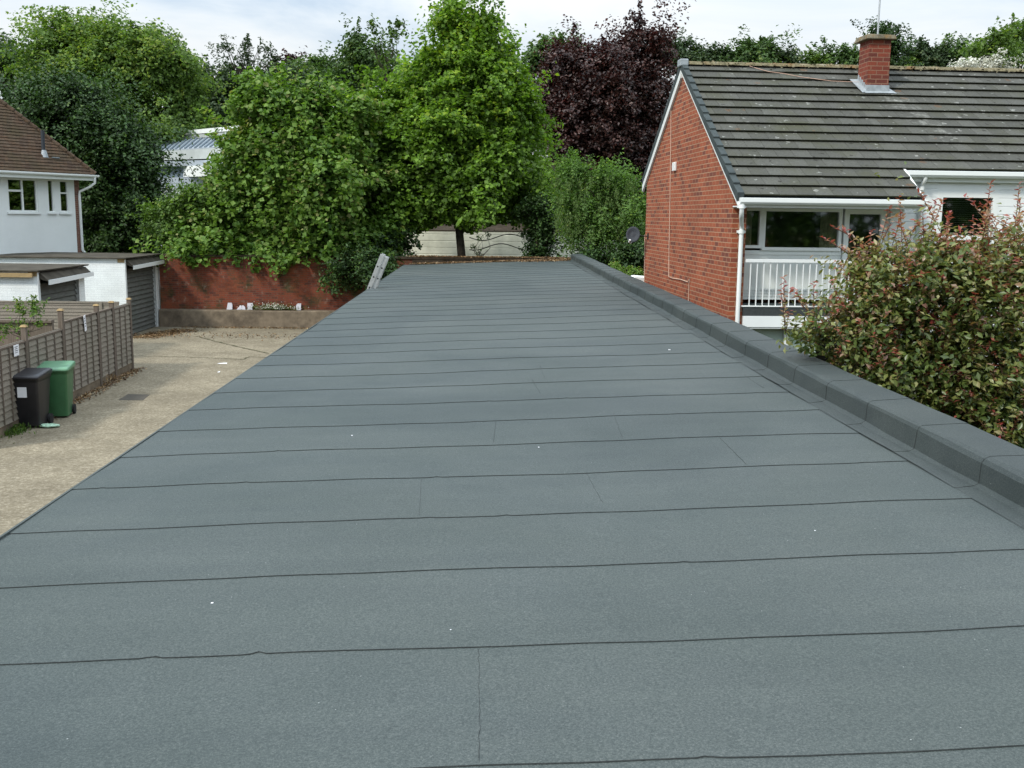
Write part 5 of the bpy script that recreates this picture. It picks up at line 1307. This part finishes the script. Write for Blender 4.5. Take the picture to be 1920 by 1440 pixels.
# skyline trees behind the brick house
sky_trees = [([(1278, 100, 34, 17), (1260, 108, 20, 12), (1300, 108, 18, 12)], L_BLUE, 'flat topped dark pine behind the ridge at the gable end of the brick house'),
             ([(1328, 108, 16, 13), (1322, 118, 24, 12)], L_BLUE, 'low narrow dark pine between the flat topped pine and the largest skyline tree'),
             ([(1385, 106, 36, 20), (1432, 95, 38, 20), (1412, 108, 55, 18)], L_MID, 'largest dark green tree on the skyline behind the brick house roof'),
             ([(1478, 112, 24, 12)], L_BLUE, 'low dark tree on the skyline right of the largest one'),
             ([(1512, 112, 22, 15)], L_LIGHT, 'paler green tree in the skyline row left of the chimney'),
             ([(1550, 108, 24, 17)], L_MID, 'mid green tree in the skyline row left of the chimney'),
             ([(1592, 110, 26, 15)], L_MID, 'green tree on the skyline touching the left side of the chimney'),
             ([(1660, 70, 9, 16), (1672, 98, 12, 26), (1650, 82, 9, 12)], L_DARK, 'narrow dark conifer rising directly behind the chimney'),
             ([(1700, 120, 30, 12)], L_LIGHT, 'low pale green bush on the skyline right of the chimney'),
             ([(1725, 104, 34, 20), (1748, 112, 30, 14), (1760, 108, 18, 14)], L_BLUE, 'spreading dark pine on the skyline right of the chimney'),
             ([(1800, 104, 24, 12), (1828, 100, 18, 16)], L_MID, 'mid green trees on the skyline behind the white blossom'),
             ([(1886, 100, 30, 26), (1915, 92, 22, 30)], L_SHRUB, 'loose olive green tree at the right edge above the roof')]
for i, (bl, lm, lb) in enumerate(sky_trees):
    Dd = 92 if i not in (7, 11) else (60 if i == 7 else 42)
    bl = [(b_[0], b_[1] + 1, b_[2], b_[3] + 1) for b_ in bl]
    tree('skyline_tree', lb, 'tree', bl, Dd, lm, 0.30 if Dd > 80 else 0.18, 0.75 if Dd > 80 else 0.45, 0.7 if Dd > 80 else 0.42, 150, trunk=0.25, sprigs=0, group='trees along the skyline behind the brick house', aspect=0.55)
tree('blossom_bush', 'white blossoming bush showing over the ridge at the right', 'bush', [(1835, 118, 38, 16), (1808, 128, 24, 8), (1870, 124, 26, 12)], 34.0, L_FLOWER, 0.09, 0.26, 0.32, 90, trunk=0.1, crown='blossom')
tree('leafy_sprays', 'upright leafy sprays above the white blossom', 'bush', [(1855, 84, 12, 12), (1868, 70, 6, 10), (1898, 68, 5, 8), (1840, 98, 30, 10), (1890, 118, 18, 14)], 34.4, L_LIGHT, 0.13, 0.26, 0.32, 36, trunk=0.05, sprigs=14)
# evergreen mass far behind everything, and dark hedge behind the shed
def mass(name, label, x0, x1, yc, h, dens, lm, leaf, wy):
    n = dens; px_ = rng.uniform(x0, x1, n); hgt = h * (0.82 + 0.18 * np.sin(px_ * 0.35) * np.cos(px_ * 0.13 + 1))
    zz = hgt * rng.random(n) ** 0.7; py_ = yc + rng.normal(0, wy, n) * (1.1 - zz / (hgt + .01))
    pos = np.column_stack([px_, py_, zz]); nor = nrm(rng.normal(size=(n, 3)) * 0.5 + np.array([0, -0.6, 0.7]))
    o = leaf_mesh(name, pos, nor, leaf * rng.uniform(.6, 1.3, n), lm, None, 0.75); tag(o, label, 'wood', None, 'stuff')
mass('far_wood', 'distant continuous wood behind all the gardens', -75, 75, 112, 12.5, 60000, L_BLUE, 0.7, 2.0)
mass('wood_behind', 'wood behind the viewer that shows only as reflections in the panes', -45, 60, -55, 14, 26000, L_MID, 0.9, 2.0)
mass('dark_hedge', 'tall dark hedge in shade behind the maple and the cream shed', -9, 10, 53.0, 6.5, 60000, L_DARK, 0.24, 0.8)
# plants behind the left fence
tree('garden_shrub', 'small leafy shrub with orange tinged shoots behind the lap fence', 'shrub', [(30, 610, 26, 12), (66, 604, 20, 12), (38, 582, 4, 12), (66, 578, 4, 12), (8, 618, 22, 12)], 24.0, L_SHRUB, 0.07, 0.14, 0.21, 30, trunk=0.02, sprigs=12, tbias=0.1, lumpy=False)
# low planting between garage row and gable
tree('low_ground_shrub', 'low variegated shrub by the far corner of the brick gable', 'shrub', [(1185, 515, 22, 9), (1160, 508, 18, 6)], 27.5, L_VINE, 0.06, 0.15, 0.16, 90, trunk=0.03, tbias=0.15)
c = atY(1192, 526, 25.3); m_ = MB(); m_.prism([(-0.25, 0, -0.3), (0.3, 0, -0.3), (0.3, 0, 0.08), (0.0, 0, 0.10), (-0.22, 0, 0.0)], (0, 0.6, 0)); m_.prism([(-0.27, -0.01, -c.z), (0.3, -0.01, -c.z), (0.3, -0.01, -0.31), (-0.27, -0.01, -0.31)], (0, 0.62, 0)); o = m_.build('white_planter_wall', RENDERW, None, 0.02); o.location = c
tag(o, 'white painted wall end peeping over the parapet at the foot of the brick gable', 'wall')

# ================================================================== FOREGROUND RED-TIPPED SHRUB
sb = blobsPX([(1725, 580, 130, 115), (1860, 590, 140, 120), (1640, 600, 55, 55), (1810, 510, 110, 55), (1668, 520, 50, 50), (1740, 690, 150, 70), (1860, 740, 110, 90), (1600, 648, 80, 32), (1560, 655, 40, 22), (1920, 500, 80, 60), (1900, 650, 120, 120), (1800, 800, 70, 60)], 9.6)
sb = [(b[0] + (0.0), b[1] + 0.35 - 0.0, b[2], b[3], b[4] * 0.85, b[5]) for b in sb]
# keep it on the house side of the parapet
sb = [(max(b[0], 3.25 + b[3] * 0.62), b[1], b[2], b[3], b[4], b[5]) for b in sb]
base = Vector((6.2, 9.9, 0)); sh = empty('red_tipped_shrub', base, 0, 'large shrub with red and cream tipped olive leaves beside the parapet on the right', 'shrub')
rel = [(b[0] - base.x, b[1] - base.y, b[2], b[3], b[4], b[5]) for b in sb]
# body reaches the ground
rel += [(0.0, 0.2, 1.6, 2.0, 1.5, 1.6), (-1.3, 0.9, 1.2, 1.1, 1.2, 1.4), (1.2, -1.0, 1.6, 1.4, 1.4, 1.7), (0.3, -1.9, 1.5, 1.1, 1.2, 1.5)]
pos, nor, tc_, C, idx = crown_points(rel, 0.15, 0.16, 30, 0, 0.9, 0.35, (0.45, 1.0))
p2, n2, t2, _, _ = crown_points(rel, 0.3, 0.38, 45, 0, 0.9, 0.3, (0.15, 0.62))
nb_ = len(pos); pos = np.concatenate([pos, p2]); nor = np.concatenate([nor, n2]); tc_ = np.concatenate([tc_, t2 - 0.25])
dir_ = nrm(rng.normal(size=(len(pos), 3)) + np.array([0, 0, 0.5]))
# young shoots: long twigs with paired pointed leaves, redder to the tip
P_, Nn, Dd_, Tt, St = [], [], [], [], MB()
order = np.argsort(-(C[:, 2] + 0.5 * rng.random(len(C))))
outer = order[:int(len(order) * 0.62)]
for ci in rng.choice(outer, size=1300):
    c = C[ci]; L_ = rng.uniform(0.25, 0.62) + (0.25 if c[2] > 3.8 and rng.random() < 0.35 else 0)
    u_ = nrm(np.array([[rng.normal(-0.15, 0.45), rng.normal(-0.15, 0.4), 0.9]]))[0]
    k = int(L_ / 0.022); pts = []
    for q in range(k):
        f = q / k; p = c + u_ * L_ * f + np.array([u_[0], u_[1], -0.35]) * 0.10 * f * f
        if q % 4 == 0: pts.append(tuple(p))
        a_ = q * 2.4; side = nrm((np.array([[math.cos(a_), math.sin(a_), 0.35]]) + u_ * 0.5))[0]
        ll = 0.03 * (1.25 - 0.5 * f)
        P_.append(p + side * ll); Dd_.append(side); Nn.append(nrm(np.array([[-(side[0]) * .3, -(side[1]) * .3, 1.0]]) + rng.normal(0, .35, (1, 3)))[0])
        Tt.append(0.56 + 0.40 * f + rng.normal(0, 0.11))
    if len(pts) > 2: St.tube(pts, [0.0035] * (len(pts) - 1) + [0.0015], 4, 0, False)
P_, Dd_, Nn, Tt = map(np.array, (P_, Dd_, Nn, Tt))
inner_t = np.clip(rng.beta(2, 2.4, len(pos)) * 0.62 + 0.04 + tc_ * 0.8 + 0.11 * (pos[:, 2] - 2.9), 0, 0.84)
keepm = (pos[:, 0] + base.x > 3.36) | ((pos[:, 2] > 2.86) & (pos[:, 0] + base.x > 2.95))
pos, nor, dir_, inner_t = pos[keepm], nor[keepm], dir_[keepm], inner_t[keepm]
leaf_mesh('foliage', pos, nor, 0.066 * rng.uniform(.65, 1.35, len(pos)), L_PHOT, sh, 0.52, inner_t, dir_, 0.12)
leaf_mesh('young_shoots', P_, Nn, 0.064 * rng.uniform(.7, 1.3, len(P_)), L_PHOT, sh, 0.44, np.clip(Tt, 0, 1), Dd_, 0.12)
for q in range(70):
    e = C[rng.integers(len(C))]; b0 = Vector((random.uniform(-.5, .5), random.uniform(-.5, .5), 0)); e = Vector(e)
    St.tube([b0, b0.lerp(e, 0.5) + Vector((0, 0, 0.3)), e], [0.022, 0.012, 0.004], 5)
St.build('stems', TWIG, sh)
print('leaves shrub', len(pos), len(P_))
